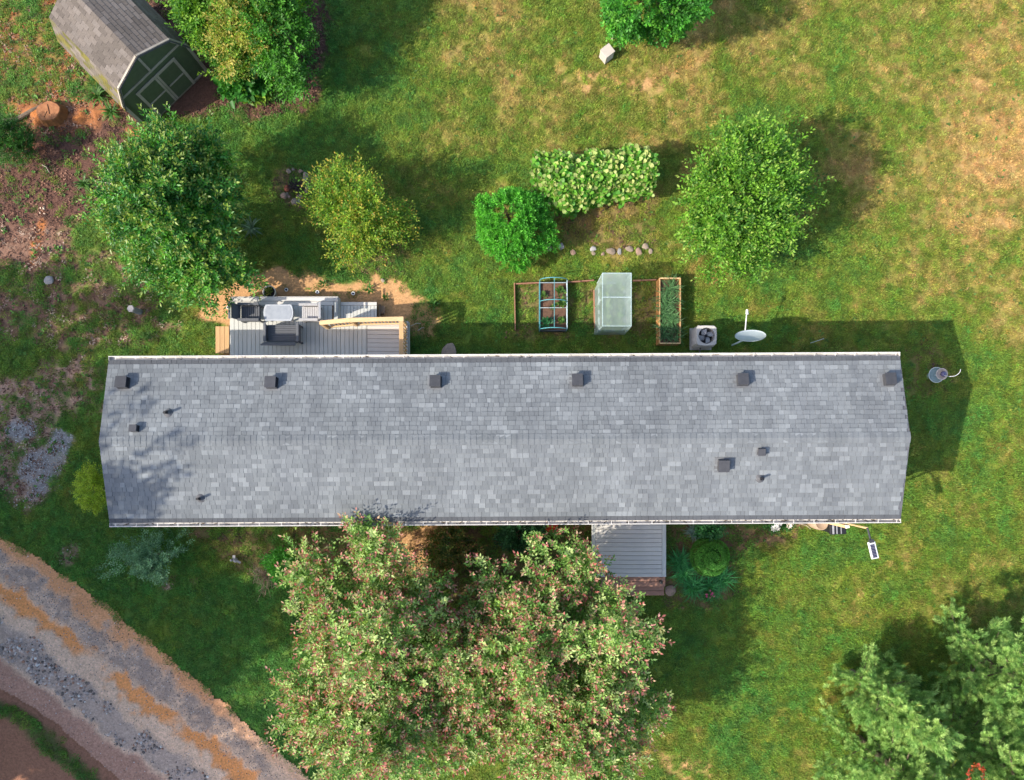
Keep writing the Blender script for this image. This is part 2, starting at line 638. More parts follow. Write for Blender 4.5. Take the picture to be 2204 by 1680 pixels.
def grid_mesh(name, xs, ys, zf, mat):
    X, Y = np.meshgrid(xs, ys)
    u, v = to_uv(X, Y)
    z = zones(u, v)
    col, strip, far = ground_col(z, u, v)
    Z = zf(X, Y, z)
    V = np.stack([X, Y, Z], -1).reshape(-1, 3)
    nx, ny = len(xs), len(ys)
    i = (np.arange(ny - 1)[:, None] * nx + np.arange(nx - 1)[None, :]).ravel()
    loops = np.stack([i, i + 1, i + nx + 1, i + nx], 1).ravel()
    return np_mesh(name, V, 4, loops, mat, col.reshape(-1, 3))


def ground_mat(name, amp=.35, bump=.6):
    m, nt, b = _nt(name)
    a = N(nt, 'ShaderNodeAttribute', attribute_name='col').outputs['Color']
    w = world_pos(nt)
    n = noise(nt, w, 14, 8, .78)
    c = mix(nt, 1.0, a, ramp(nt, n, [(1 - amp,) * 3, (1 + amp, 1 + amp * .95, 1 + amp * .9)], [.32, .68]), 'MULTIPLY')
    nt.links.new(c, b.inputs['Base Color'])
    b.inputs['Roughness'].default_value = .95
    b.inputs['Specular IOR Level'].default_value = .1
    bn = N(nt, 'ShaderNodeBump')
    bn.inputs['Strength'].default_value = bump
    bn.inputs['Distance'].default_value = .04
    nt.links.new(noise(nt, w, 20, 8, .7), bn.inputs['Height'])
    nt.links.new(bn.outputs[0], b.inputs['Normal'])
    return m


far_x = [-300, -180, -110, -70, -45, -32, -25, -22]
xs = np.concatenate([far_x, np.arange(-20, 20.01, .08), [22, 25, 32, 45, 70, 110, 180, 300]])
ys = np.concatenate([far_x[:-1], np.arange(-20, 20.01, .08), [22, 25, 32, 45, 70, 110, 180, 300]])


def gz(X, Y, z):
    h = (z['n1'] * .05 + z['n2'] * .03)
    h = h + .12 * z['clay'] * smooth(-60, 60, 400 - to_uv(X, Y)[1])
    r = np.maximum(np.abs(X), np.abs(Y))
    h = h * (r < 40) - .03
    return np.where(z['p'] > 2, -.05, h)


ground = put('ground', grid_mesh('ground', xs, ys, gz, ground_mat('soil_and_thatch')))
ground['kind'] = 'structure'

# the drive: a gravel lane with clay patches, cut to its ragged edge
dx = np.arange(-24, -4.0, .06); dy = np.arange(-20, -1.5, .06)
DX, DY = np.meshgrid(dx, dy)
DU, DV = to_uv(DX, DY)
dz = zones(DU, DV)
pp = dz['p'] + dz['n2'] * 16 + dz['n1'] * 8
q = dz['q'] + dz['n1'] * 40 + dz['n2'] * 22
dc = np.zeros(DX.shape + (3,)) + np.array((.64, .435, .305))
fade = smooth(620, 420, DU)
dc = lerp(dc, (.60, .29, .14), smooth(44, 20, q) * (.35 + .65 * fade))
g1 = smooth(26, 42, q) * smooth(80, 60, q) * smooth(620, 560, DU + dz['n1'] * 80)
dc = lerp(dc, (.30, .225, .185), g1 * np.clip(.66 + dz['n2'] * 2.2, 0, .9))
cl = smooth(68, 86, q + dz['n2'] * 26) * smooth(126, 104, q + dz['n2'] * 30) * np.clip((fbm(DU / 110, DV / 110, 77, 3) - .19) * 6 + dz['n2'] * 1.5, 0, 1)
dc = lerp(dc, (.74, .29, .09), cl * .9)
g2 = smooth(140, 152, q) * smooth(212, 198, q)
dc = lerp(dc, (.38, .295, .25), g2 * .8)
dc = lerp(dc, (.40, .225, .165), smooth(205, 222, q))
lane = fbm(q / 9, (DU + DV) / 160, 31, 3)
dc = dc * (.86 + .3 * lane)[..., None]
DZ = .006 + dz['n2'] * .012 + .02 * smooth(30, 44, q) - .03 * cl
ok = (pp > 0) & (dz['q'] + dz['n1'] * 30 < 262)
nx = len(dx)
idx = (np.arange(len(dy) - 1)[:, None] * nx + np.arange(nx - 1)[None, :])
use = ok[:-1, :-1] & ok[1:, 1:] & ok[1:, :-1] & ok[:-1, 1:]
i = idx[use]
dl = np.stack([i, i + 1, i + nx + 1, i + nx], 1).ravel()
drive = put('gravel_drive', np_mesh('gravel_drive', np.stack([DX, DY, DZ], -1).reshape(-1, 3), 4, dl, ground_mat('drive_gravel', .4, .7), dc.reshape(-1, 3)))
drive['kind'] = 'structure'

# ------------------------------------------------------------------ grass, litter, pebbles (nobody could count them)
def blade_patch(seed, n, rad, hl, w, curve=.5):
    rg = np.random.default_rng(seed)
    mb = MB()
    for _ in range(n):
        r = rad * math.sqrt(rg.random()); a = rg.random() * 6.283
        p = np.array((r * math.cos(a), r * math.sin(a), 0))
        h = hl * rg.uniform(.6, 1.3); b = rg.random() * 6.283
        ln = rg.uniform(.35, 1.15) * h
        d = np.array((math.cos(b), math.sin(b), 0)); s = np.array((-d[1], d[0], 0)) * w * .5
        m = p + d * ln * .4 + np.array((0, 0, h * .62)); t = p + d * ln + np.array((0, 0, h * .8))
        mb.add([p - s, p + s, m + s * .8, m - s * .8, t], [(0, 1, 2, 3), (3, 2, 4)])
    return mb.mesh('grass_tuft', GRASS_M)


HOUSE_C = (-.05, .188); HOUSE_R = R(.3)


def no_grass(x, y):
    b = (np.abs(x - HOUSE_C[0]) < 11.7) & (np.abs(y - HOUSE_C[1]) < 2.15)
    b |= (x > -9.85) & (x < -3.25) & (y > 2.2) & (y < 4.98)
    b |= (x > 2.8) & (x < 5.4) & (y > -5.1) & (y < -2)
    b |= (x > 1.08) & (x < 2.06) & (y > 3.85) & (y < 5.56)
    b |= (x > 5.1) & (x < 5.88) & (y > 3.4) & (y < 5.65)
    b |= (x > 6.2) & (x < 7.05) & (y > 3.25) & (y < 4.05)
    b |= (x + 11.26 - .0) ** 2 + (y - 12.9) ** 2 < 1.6 ** 2
    return b


n = 92000
gx = nrg.uniform(-18.5, 19, n); gy = nrg.uniform(-12.6, 16.3, n)
gu, gv_ = to_uv(gx, gy)
zz = zones(gu, gv_)
_, strip, far = ground_col(zz, gu, gv_)
dens = 1 - np.clip(zz['tan'] * .97 + zz['bed'] * .72 + zz['mulch'] * .86 + zz['red'] * .62 + zz['pink'] * .80 + zz['clay'] + zz['gravel'] * 1.2, 0, 1)
dens = dens * (.55 + .45 * np.clip(1.2 - zz['dry'] * .5 + zz['n2'], 0, 1))
dens = np.where(zz['p'] > nrg.normal(2, 5.5, n) + zz['n2'] * 30 + zz['n1'] * 10, strip * .6, dens)
keep = (nrg.random(n) < dens) & ~no_grass(gx, gy)
gx, gy, zk = gx[keep], gy[keep], {k: a[keep] for k, a in zz.items()}
n = len(gx)
dry = np.clip(zk['dry'] + nrg.normal(0, .10, n), 0, 1)
tint = grass_col(dry) * nrg.uniform(.6, 1.5, (n, 1))
tint = tint * (1 + nrg.normal(0, .08, (n, 3)))
u_, v_ = to_uv(gx, gy)
lush = ell(u_, v_, 470, 1400, 330, 330) > 0
scl = nrg.uniform(.7, 1.25, n) * np.where(dry > .6, .85, 1.05)
scatter('grass', 'patchy green and straw coloured mown grass all over the yard', 'grass',
        [blade_patch(s, 34, .12, .065, .014) for s in range(6)],
        np.stack([gx, gy, np.full(n, -.02)], 1), np.stack([nrg.normal(0, .06, n), nrg.normal(0, .06, n), nrg.uniform(0, 6.28, n)], 1), scl, tint)


def chip_mesh(seed, long_):
    rg = np.random.default_rng(seed)
    mb = MB()
    for _ in range(7):
        x, y = rg.uniform(-.09, .09, 2)
        L, w = (rg.uniform(.04, .12), rg.uniform(.006, .012)) if long_ else (rg.uniform(.03, .06), rg.uniform(.018, .034))
        m = Matrix.Rotation(rg.uniform(0, 6.28), 3, 'Z') @ Matrix.Rotation(rg.normal(0, .3), 3, 'Y') @ Matrix.Rotation(rg.normal(0, .4), 3, 'X')
        mb.box(x, y, rg.uniform(.004, .02), L, w, .006, m=m)
    return mb.mesh('litter_bits', CHIP_M)


n = 34000
lx = nrg.uniform(-18.5, 19, n); ly = nrg.uniform(-5.6, 16.3, n)
lu, lv = to_uv(lx, ly)
zl = zones(lu, lv)
w = np.clip(zl['mulch'] + zl['red'] + zl['pink'] * .9 + zl['bed'] * .35 + zl['clay'] * .6, 0, 1)
w = np.where(zl['p'] > 0, 0, w)
keep = (nrg.random(n) < w) & ~no_grass(lx, ly)
lx, ly, zl = lx[keep], ly[keep], {k: a[keep] for k, a in zl.items()}
n = len(lx)
pal = np.array([(.16, .085, .06), (.10, .055, .045), (.24, .13, .09), (.36, .24, .17), (.30, .11, .045), (.07, .045, .04), (.45, .34, .26)])
pi = np.where(nrg.random(n) < zl['red'], nrg.choice([4, 2, 4, 3, 0], n), np.where(nrg.random(n) < zl['pink'], nrg.choice([2, 3, 0, 0, 1, 6], n), nrg.choice([0, 1, 5, 2, 0, 1], n)))
lt = pal[pi] * nrg.uniform(.7, 1.3, (n, 1))
scatter('leaf_litter', 'brown and reddish leaf litter and wood chips on bare soil', 'leaf litter', [chip_mesh(s, s % 2 == 0) for s in range(6)],
        np.stack([lx, ly, np.full(n, -.01)], 1), np.stack([np.zeros(n), np.zeros(n), nrg.uniform(0, 6.28, n)], 1), nrg.uniform(.7, 1.5, n), lt)

# low green weeds among the litter
def weed_mesh(seed):
    rg = np.random.default_rng(seed)
    mb = MB()
    for _ in range(9):
        a = rg.random() * 6.283; l = rg.uniform(.05, .12); t = rg.uniform(.2, 1.0)
        d = np.array((math.cos(a) * math.cos(t), math.sin(a) * math.cos(t), math.sin(t))); s = np.array((-math.sin(a), math.cos(a), 0)) * l * .22
        mb.add([(0, 0, .01), d * l * .5 + s, d * l, d * l * .5 - s], [(0, 1, 2, 3)])
    return mb.mesh('weed_tuft', SPRAY_M)


n = 9000
wx = nrg.uniform(-18.5, -6, n); wy = nrg.uniform(-5, 16.3, n)
wu, wv = to_uv(wx, wy)
zw = zones(wu, wv)
w = np.clip(zw['mulch'] * .25 + zw['red'] * .8 + zw['pink'] * .35 + (wu < 420) * (wv > 440) * .4, 0, 1) * (fbm(wu / 30, wv / 30, 55, 3) > .52)
keep = (nrg.random(n) < w) & ~no_grass(wx, wy) & (zw['p'] < -8)
wx, wy = wx[keep], wy[keep]
n = len(wx)
scatter('low_weeds', 'low green weeds sprinkled among the brown litter at left', 'weeds', [weed_mesh(s) for s in range(4)],
        np.stack([wx, wy, np.zeros(n)], 1), np.stack([np.zeros(n), np.zeros(n), nrg.uniform(0, 6.28, n)], 1), nrg.uniform(.4, 1.15, n),
        np.array((.075, .17, .03)) * nrg.uniform(.6, 1.7, (n, 1)))

n = 5200
wx = nrg.uniform(-12, 19, n); wy = nrg.uniform(-12.6, 16.3, n)
wu, wv = to_uv(wx, wy)
zw = zones(wu, wv)
keep = (nrg.random(n) < np.clip((fbm(wu / 45, wv / 45, 71, 4) - .47) * 5, .03, .8)) & ~no_grass(wx, wy) & (zw['p'] < -12) & (zw['tan'] < .4)
wx, wy = wx[keep], wy[keep]
n = len(wx)
scatter('lawn_weeds', 'clover and small broad leaved weeds dotted over the lawn', 'weeds', [weed_mesh(20 + s) for s in range(4)],
        np.stack([wx, wy, np.full(n, .015)], 1), np.stack([np.zeros(n), np.zeros(n), nrg.uniform(0, 6.28, n)], 1), nrg.uniform(.4, 1.0, n),
        np.array((.085, .20, .03)) * nrg.uniform(.5, 1.2, (n, 1)))

# pebbles of the drive and of the blue grey gravel patch
n = 64000
px = nrg.uniform(-18.5, -6.5, n); py = nrg.uniform(-12.6, .8, n)
pu, pv = to_uv(px, py)
zp = zones(pu, pv)
q = zp['q'] + zp['n1'] * 40 + zp['n2'] * 22
g1 = smooth(26, 42, q) * smooth(80, 60, q) * smooth(620, 560, pu + zp['n1'] * 80)
g2 = smooth(140, 152, q) * smooth(212, 198, q) * (fbm(pu / 40, pv / 40, 91, 3) > .43)
w = np.clip(g1 * .55 + g2 * .6 + (q > 6) * (q < 255) * .10, 0, 1)
w = np.where(zp['p'] < 4, zp['gravel'] * .7 + zp['pink'] * .12 * (pv > 780), w)
keep = nrg.random(n) < w
px, py, q, g2, gr = px[keep], py[keep], q[keep], g2[keep], zp['gravel'][keep]
n = len(px)
big = (g2 > .3) & (nrg.random(n) < .5)
ps = np.where(big, nrg.uniform(.022, .07, n), nrg.uniform(.010, .024, n))
base = np.where(nrg.random((n, 1)) < .08, np.array([(.62, .58, .54)]), np.array([(.31, .25, .22)]) * nrg.uniform(.3, 1.8, (n, 1)))
base = np.where((gr > .3)[:, None], np.array([(.33, .33, .33)]) * nrg.uniform(.6, 1.6, (n, 1)), base)
base = np.where((big & (nrg.random(n) < .12))[:, None], np.array([(.34, .19, .13)]), base)
scatter('pebbles', 'grey gravel and small stones lying along the drive tracks', 'gravel', [rock_mesh('pebble', 300 + s, STONE_M, 1, 6) for s in range(6)],
        np.stack([px, py, np.full(n, .022)], 1), nrg.uniform(0, 6.28, (n, 3)), ps, base)

# ------------------------------------------------------------------ the long house
def shingle_mat(name):
    m, nt, b = _nt(name)
    a = N(nt, 'ShaderNodeAttribute', attribute_name='col').outputs['Color']
    w = world_pos(nt)
    n1 = ramp(nt, noise(nt, w, 170, 3, .8), [(.70,) * 3, (1.25,) * 3], [.3, .7])
    n2 = ramp(nt, noise(nt, w, .55, 5, .65), [(.86,) * 3, (1.08,) * 3], [.35, .65])
    c = mix(nt, 1.0, mix(nt, 1.0, a, n1, 'MULTIPLY'), n2, 'MULTIPLY')
    mp = N(nt, 'ShaderNodeMapping'); mp.inputs['Scale'].default_value = (2.4, .22, 1)
    nt.links.new(w, mp.inputs['Vector'])
    st = ramp(nt, noise(nt, mp.outputs[0], 1.0, 6, .7), [(.90, .90, .91), (1.05, 1.05, 1.04)], [.36, .60])
    c = mix(nt, 1.0, c, st, 'MULTIPLY')
    nt.links.new(c, b.inputs['Base Color'])
    b.inputs['Roughness'].default_value = .92
    b.inputs['Specular IOR Level'].default_value = .2
    bn = N(nt, 'ShaderNodeBump'); bn.inputs['Strength'].default_value = .35; bn.inputs['Distance'].default_value = .004
    nt.links.new(noise(nt, w, 260, 2), bn.inputs['Height']); nt.links.new(bn.outputs[0], b.inputs['Normal'])
    return m


SHINGLE = shingle_mat('shingle_granules')
WHITE_METAL = M('white_gutter_metal', (.60, .57, .54), (.48, .45, .41), rough=.45, bump=0, vary=.03, dirt=.25)
SIDING = M('cream_siding', (.62, .59, .52), (.56, .53, .46), rough=.6, bump=.05)
SKIRT = M('grey_skirting', (.40, .39, .37), rough=.7)
DARK_METAL = M('dark_vent_metal', (.060, .060, .066), (.045, .045, .05), rough=.5, bump=.05, vary=.15)
BLACK = M('black_plastic', (.018, .018, .022), rough=.45, bump=.03)
RUBBER = M('grey_rubber', (.10, .10, .11), rough=.7)
GLASS = M('window_glass', (.03, .035, .04), rough=.08, bump=0, spec=.6)
OSB = M('roof_sheathing', (.10, .10, .11), rough=.9)

EAVE, RIDGE = 3.0, 3.53
HL, HW = 11.87, 2.44                # half length and half width of the roof
SL = math.hypot(HW, RIDGE - EAVE)
PITCH = math.atan2(RIDGE - EAVE, HW)
house = thing('mobile_home', 'long single storey house under a light grey shingle roof with white gutters', 'house', (HOUSE_C[0], HOUSE_C[1], 0), HOUSE_R)
mb = MB().box(0, 0, 1.86, 2 * HL - .5, 4.36, 2.2)
for k in range(18):                 # lap siding
    z = .80 + k * .12
    for s in (-1, 1):
        mb.box(0, s * 2.19, z, 2 * HL - .5, .022, .11)
mb.build('wall', SIDING, house)
for s in (-1, 1):                   # the gable triangles
    pass
MB().box(0, 0, .36, 2 * HL - .56, 4.3, .8).build('skirting', SKIRT, house)
roof = MB()
roof.add([(-HL, -HW, EAVE - .05), (HL, -HW, EAVE - .05), (HL, HW, EAVE - .05), (-HL, HW, EAVE - .05), (-HL, -HW, EAVE), (HL, -HW, EAVE), (HL, HW, EAVE), (-HL, HW, EAVE),
          (-HL, 0, RIDGE), (HL, 0, RIDGE)],
         [(0, 3, 2, 1), (0, 1, 5, 4), (2, 3, 7, 6), (4, 5, 9, 8), (6, 7, 8, 9), (1, 2, 6, 9, 5), (3, 0, 4, 8, 7)])
roof = roof.build('roof', OSB, house)

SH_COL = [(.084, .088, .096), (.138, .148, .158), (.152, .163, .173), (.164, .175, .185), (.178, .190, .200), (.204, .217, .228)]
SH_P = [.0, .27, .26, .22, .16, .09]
WID = [.12, .16, .20, .25]
EXP = SL / 18.0


def shingle_proto(w, c, h=.007):
    """a tab lying on its course: its lower edge stands proud"""
    e = EXP + .02
    vs = [(-w / 2, 0, h + .003), (w / 2, 0, h + .003), (w / 2, e, .003), (-w / 2, e, .003), (-w / 2, 0, -.004), (w / 2, 0, -.004)]
    fs = [(0, 1, 2, 3), (4, 5, 1, 0), (5, 2, 1), (4, 0, 3)]
    return vs, fs


protos = {}
for wi, w in enumerate(WID):
    for ci, c in enumerate(SH_COL):
        for hi, h in enumerate((.010, .020)):
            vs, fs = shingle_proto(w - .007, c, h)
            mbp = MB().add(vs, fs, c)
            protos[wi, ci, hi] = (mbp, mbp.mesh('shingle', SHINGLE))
rs = random.Random(5)
tabs = []
for side in (-1, 1):
    for row in range(18):
        x = -HL + .004
        x += 0
        lastc = 2
        while x < HL - .02:
            wi = rs.choice([0, 1, 1, 2, 2, 3])
            w = WID[wi]
            if x + w > HL - .002:
                fit = [i for i in range(4) if WID[i] <= HL - x]
                if not fit:
                    break
                wi = fit[-1]; w = WID[wi]
            ci = rs.choices(range(1, 6), SH_P[1:])[0] if rs.random() < .85 else lastc
            lastc = ci
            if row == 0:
                ci = 0  # eave row: the shade by the gutter is put into the shingle colour
            tabs.append((side, row, x + w / 2, wi, ci, rs.randint(0, 1)))
            x += w


def slope_matrix(side, d, x, lift=.012):
    """d metres up the slope from the eave"""
    y = side * (HW - d * math.cos(PITCH)); z = EAVE + d * math.sin(PITCH) + lift
    m = Matrix.Rotation(0 if side < 0 else math.pi, 4, 'Z') @ Matrix.Rotation(PITCH, 4, 'X')
    return Matrix.Translation((x, y, z)) @ m


tabs.sort(key=lambda t: (-WID[t[3]], -t[1], abs(t[2] - .5)))
rest = MB()
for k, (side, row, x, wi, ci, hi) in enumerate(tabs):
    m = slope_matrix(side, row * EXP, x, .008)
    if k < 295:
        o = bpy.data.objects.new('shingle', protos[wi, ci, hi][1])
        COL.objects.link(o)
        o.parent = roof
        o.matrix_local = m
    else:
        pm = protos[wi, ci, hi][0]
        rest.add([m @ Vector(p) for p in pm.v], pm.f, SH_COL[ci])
o = rest.build('shingle_courses', SHINGLE, roof)
o['kind'] = 'stuff'

# ridge caps, folded over the ridge and lapping one another
capm = []
for c in ((.128, .138, .147), (.140, .150, .160), (.152, .163, .173)):
    a = .165; dz = a * math.tan(PITCH)
    vs = [(-.01, -a, -dz + .018), (-.01, 0, .018), (-.01, a, -dz + .018), (.19, -a, -dz + .006), (.19, 0, .006), (.19, a, -dz + .006),
          (-.01, -a, -dz - .004), (-.01, a, -dz - .004)]
    capm.append(MB().add(vs, [(0, 3, 4, 1), (1, 4, 5, 2), (6, 0, 1), (1, 2, 7), (6, 1, 7), (6, 3, 0), (2, 5, 7)], c).mesh('ridge_cap', SHINGLE))
nc = 140
for k in range(nc):
    put('ridge_cap', capm[rs.choice([0, 1, 1, 2])], roof, (-HL + .190 + k * (2 * HL - .2) / (nc - 1), 0, RIDGE + .012), (0, 0, math.pi))

# gutters with their hangers
for s in (-1, 1):
    g = MB()
    y0, y1, zt, zb = s * (HW + .004), s * (HW + .125), EAVE - .012, EAVE - .125
    t = .006
    prof = [(y0, zt + .004), (y0, zb), (y1 - s * .03, zb), (y1, zb + .05), (y1, zt + .012), (y1 - s * .022, zt + .012), (y1 - s * .022, zt + .004),
            (y1 - s * .010, zt - .002), (y1 - s * .010, zb + .05), (y1 - s * .034, zb + .008), (y0 + s * .006, zb + .008), (y0 + s * .006, zt + .004)]
    n = len(prof)
    vs = [(-HL - .01, y, z) for y, z in prof] + [(HL + .01, y, z) for y, z in prof]
    fs = [(i, (i + 1) % n, n + (i + 1) % n, n + i) if s > 0 else (n + i, n + (i + 1) % n, (i + 1) % n, i) for i in range(n)]
    g.add(vs, fs)
    for e in (-1, 1):
        g.box(e * (HL + .008), (y0 + y1) / 2, (zt + zb) / 2, .006, .125, .12)
    go = g.build('gutter', WHITE_METAL, house)
    hm = MB().box(0, (y0 + y1) / 2, zt + .004, .022, .118, .006).mesh('gutter_hanger', WHITE_METAL)
    for k in range(39):
        put('gutter_hanger', hm, go, (-HL + .2 + k * .617 + rs.uniform(-.05, .05), 0, 0))
    # needles and grit lying in the gutter
    gr = MB()
    for k in range(170 if s < 0 else 40):
        gr.box(rs.uniform(-HL, HL), s * (HW + .055) + rs.uniform(-.035, .035), zb + .014, rs.uniform(.03, .12), rs.uniform(.005, .03), .012, rot=rs.uniform(-.6, .6))
    gr = gr.build('gutter_debris', M('gutter_debris', (.13, .10, .07)), go)
    gr['kind'] = 'stuff'


def roof_at(u, v):
    """house coordinates of the roof point seen at (u, v)"""
    z = 3.3
    for _ in range(6):
        x, y = at(u, v, z)
        p = Matrix.Rotation(-HOUSE_R, 2) @ Vector((x - HOUSE_C[0], y - HOUSE_C[1]))
        z = RIDGE - abs(p.y) * math.tan(PITCH) + .02
    return p.x, p.y


def hood(w, d, h):
    """a slant back roof vent with an open louvred front"""
    mb = MB()
    mb.add([(-w / 2, -d / 2, 0), (w / 2, -d / 2, 0), (w / 2, d / 2, 0), (-w / 2, d / 2, 0), (-w * .46, -d * .46, h), (w * .40, -d * .46, h * .92), (w * .40, d * .46, h * .92), (-w * .46, d * .46, h)],
           [(4, 5, 6, 7), (0, 1, 5, 4), (1, 2, 6, 5), (2, 3, 7, 6), (3, 0, 4, 7)])
    mb.box(-.02, 0, h + .006, w * .98, d * 1.02, .014)
    return mb


big_v = hood(.33, .34, .19).mesh('roof_vent', DARK_METAL)
small_v = hood(.22, .20, .14).mesh('roof_vent', DARK_METAL)
fl_b = MB().box(0, 0, .004, .50, .46, .006).mesh('flashing', M('vent_flashing', (.16, .165, .175), rough=.6))
fl_s = MB().box(0, 0, .004, .30, .27, .006).mesh('flashing', bpy.data.materials['vent_flashing'])
for (u, v, b) in [(268, 826, 1), (587, 826, 1), (939, 824, 1), (1243, 821, 1), (1597, 820, 1), (1912, 819, 1), (1556, 1001, 1), (292, 924, 0), (1638, 972, 0)]:
    x, y = roof_at(u, v)
    sd = 1 if y > 0 else -1
    z = RIDGE - abs(y) * math.tan(PITCH) + .018
    o = put('roof_vent', big_v if b else small_v, house, (x, y, z), (-sd * PITCH, 0, 0))
    put('flashing', fl_b if b else fl_s, o, (0, 0, 0))
    lv = MB()
    for k in range(3):
        lv.box((.155 if b else .105) , 0, (.05 if b else .035) * (k + .8), .02, (.30 if b else .16), .018)
    lv.build('louvre', BLACK, o)
pipe_m = MB().lathe([(.0, .26), (.036, .26), (.036, .255), (.030, .255), (.030, .0), (.038, .0), (.038, .26)], 12).mesh('vent_pipe', BLACK)
boot_m = MB().lathe([(.14, 0), (.13, .012), (.07, .02), (.05, .09), (.038, .10)], 14).mesh('pipe_boot', RUBBER, True)
for (u, v) in [(362, 889), (432, 1073), (1636, 1030)]:
    x, y = roof_at(u, v)
    z = RIDGE - abs(y) * math.tan(PITCH) + .018
    o = put('vent_pipe', pipe_m, house, (x, y, z))
    put('pipe_boot', boot_m, o, (0, 0, -.004), ((-1 if y > 0 else 1) * PITCH, 0, 0))

# windows and doors in the long walls, tucked under the eaves
wf = MB().box(0, 0, 0, .98, .05, 1.28).mesh('window', WHITE_METAL)
wp = MB().box(0, .012, 0, .84, .05, 1.12).mesh('pane', GLASS)
for s, xsw in ((-1, (-9.4, -6.4, -2.2, 6.6, 9.6)), (1, (-10.6, .4, 3.2, 8.8))):
    for x in xsw:
        o = put('window', wf, house, (x, s * 2.205, 1.95), (0, 0, math.pi if s < 0 else 0))
        put('pane', wp, o, (0, 0, 0))
for s, x in ((-1, 4.0), (1, -3.9)):
    d = MB().box(0, 0, 0, .92, .05, 2.0).build('door', M('door_paint', (.25, .05, .04) if s < 0 else (.7, .7, .68), rough=.5), house, loc=(x, s * 2.205, 1.70))
    MB().lathe([(0, .05), (.03, .045), (.03, .02), (.012, .0)], 10).build('handle', DARK_METAL, d, loc=(.36, s * .035, -.05))

# ------------------------------------------------------------------ the barn roofed garden shed
SHED_G = M('shed_green_paint', (.098, .125, .068), (.078, .10, .054), rough=.75, bump=.15, bscale=30, dirt=.3)
TRIM = M('shed_trim', (.38, .335, .28), (.30, .26, .215), rough=.8, bump=.2, dirt=.4)


def moss_shingle():
    m, nt, b = _nt('weathered_shingle')
    a = N(nt, 'ShaderNodeAttribute', attribute_name='col').outputs['Color']
    tc = N(nt, 'ShaderNodeTexCoord').outputs['Object']
    w = world_pos(nt)
    c = mix(nt, 1.0, a, ramp(nt, noise(nt, w, 30, 5, .7), [(.72,) * 3, (1.2,) * 3], [.3, .7]), 'MULTIPLY')
    nt.links.new(c, b.inputs['Base Color'])
    b.inputs['Roughness'].default_value = .95
    b.inputs['Specular IOR Level'].default_value = .15
    return m


MOSSY = moss_shingle()
shed = thing('garden_shed', 'dark green barn roofed garden shed with pale trim and mossy shingles', 'shed', (-11.26, 11.85, 0), math.atan2(.696, .718))
# local x runs along the front, local y runs back from the front
SW, SD, SE, SK, SA = 1.40, 2.95, 1.62, 2.32, 2.76
prof = [(-SW, .08), (-SW, SE), (-1.08, SK), (0, SA), (1.08, SK), (SW, SE), (SW, .08)]
n = len(prof)
mb = MB()
mb.add([(x, 0, z) for x, z in prof] + [(x, SD, z) for x, z in prof],
       [tuple(range(n)), tuple(range(n, 2 * n))[::-1]] + [(i, n + i, n + (i + 1) % n, (i + 1) % n) for i in range(n)])
for k in range(11):                 # grooves of the siding stand as battens
    x = -1.25 + k * .25
    top = SA - abs(x) * (SA - SK) / 1.08 if abs(x) < 1.08 else SK - (abs(x) - 1.08) * (SK - SE) / .32
    if abs(x) > .86:
        mb.box(x, -.004, (top + .1) / 2, .012, .012, top - .18)
mb.build('wall', SHED_G, shed)
MB().box(0, SD / 2, .04, 2 * SW + .04, SD + .04, .08).build('floor_frame', M('shed_floor', (.2, .15, .11)), shed)
dd = MB().box(0, -.014, .80, 1.66, .024, 1.44).build('door', SHED_G, shed)
trm = MB().box(0, 0, 0, 1, 1, 1)
dt = MB()
for x in (-.80, .80):
    dt.box(x, -.036, .80, .10, .022, 1.50)
dt.box(0, -.036, 1.56, 1.70, .024, .10)
for x in (-.045, .045):
    dt.box(x, -.037, .80, .075, .022, 1.42)
for x in (-.41, .41):
    dt.box(x, -.035, .78, .66, .018, .055)
dt.build('door_trim', TRIM, dd)
MB().box(.10, -.055, .85, .02, .02, .16).build('handle', BLACK, dd)
ft = MB()
ft.box(0, -.012, 1.84, 2.52, .02, .075)
ft.box(0, -.013, 2.22, .075, .022, .84)
ft.box(0, -.013, .10, 2.78, .022, .07)
for a, b in zip(prof[:-1], prof[1:]):
    ft.beam((a[0], -.05, a[1]), (b[0], -.05, b[1]), .10, .06, up=(0, -1, 0))
ft.build('gable_trim', TRIM, shed)
rf = MB()
ext = [(-SW - .06, SE - .14), (-1.09, SK + .012), (0, SA + .02), (1.09, SK + .012), (SW + .06, SE - .14)]
y0, y1 = -.10, SD + .08
vs = []
for x, z in ext:
    vs += [(x, y0, z), (x, y1, z), (x * .985, y0, z - .05), (x * .985, y1, z - .05)]
fs = []
for i in range(4):
    a, b = i * 4, i * 4 + 4
    fs += [(a, b, b + 1, a + 1), (a + 2, a + 3, b + 3, b + 2), (a, a + 2, b + 2, b), (a + 1, b + 1, b + 3, a + 3)]
fs += [(0, 1, 3, 2), (16, 18, 19, 17)]
rf.add(vs, fs)
srf = rf.build('roof', OSB, shed)
SCOL = [(.125, .106, .093), (.138, .117, .104), (.112, .095, .084), (.150, .129, .116)]
MOSSC = [(.13, .115, .035), (.095, .088, .032), (.15, .13, .11), (.12, .11, .06), (.14, .12, .10)]
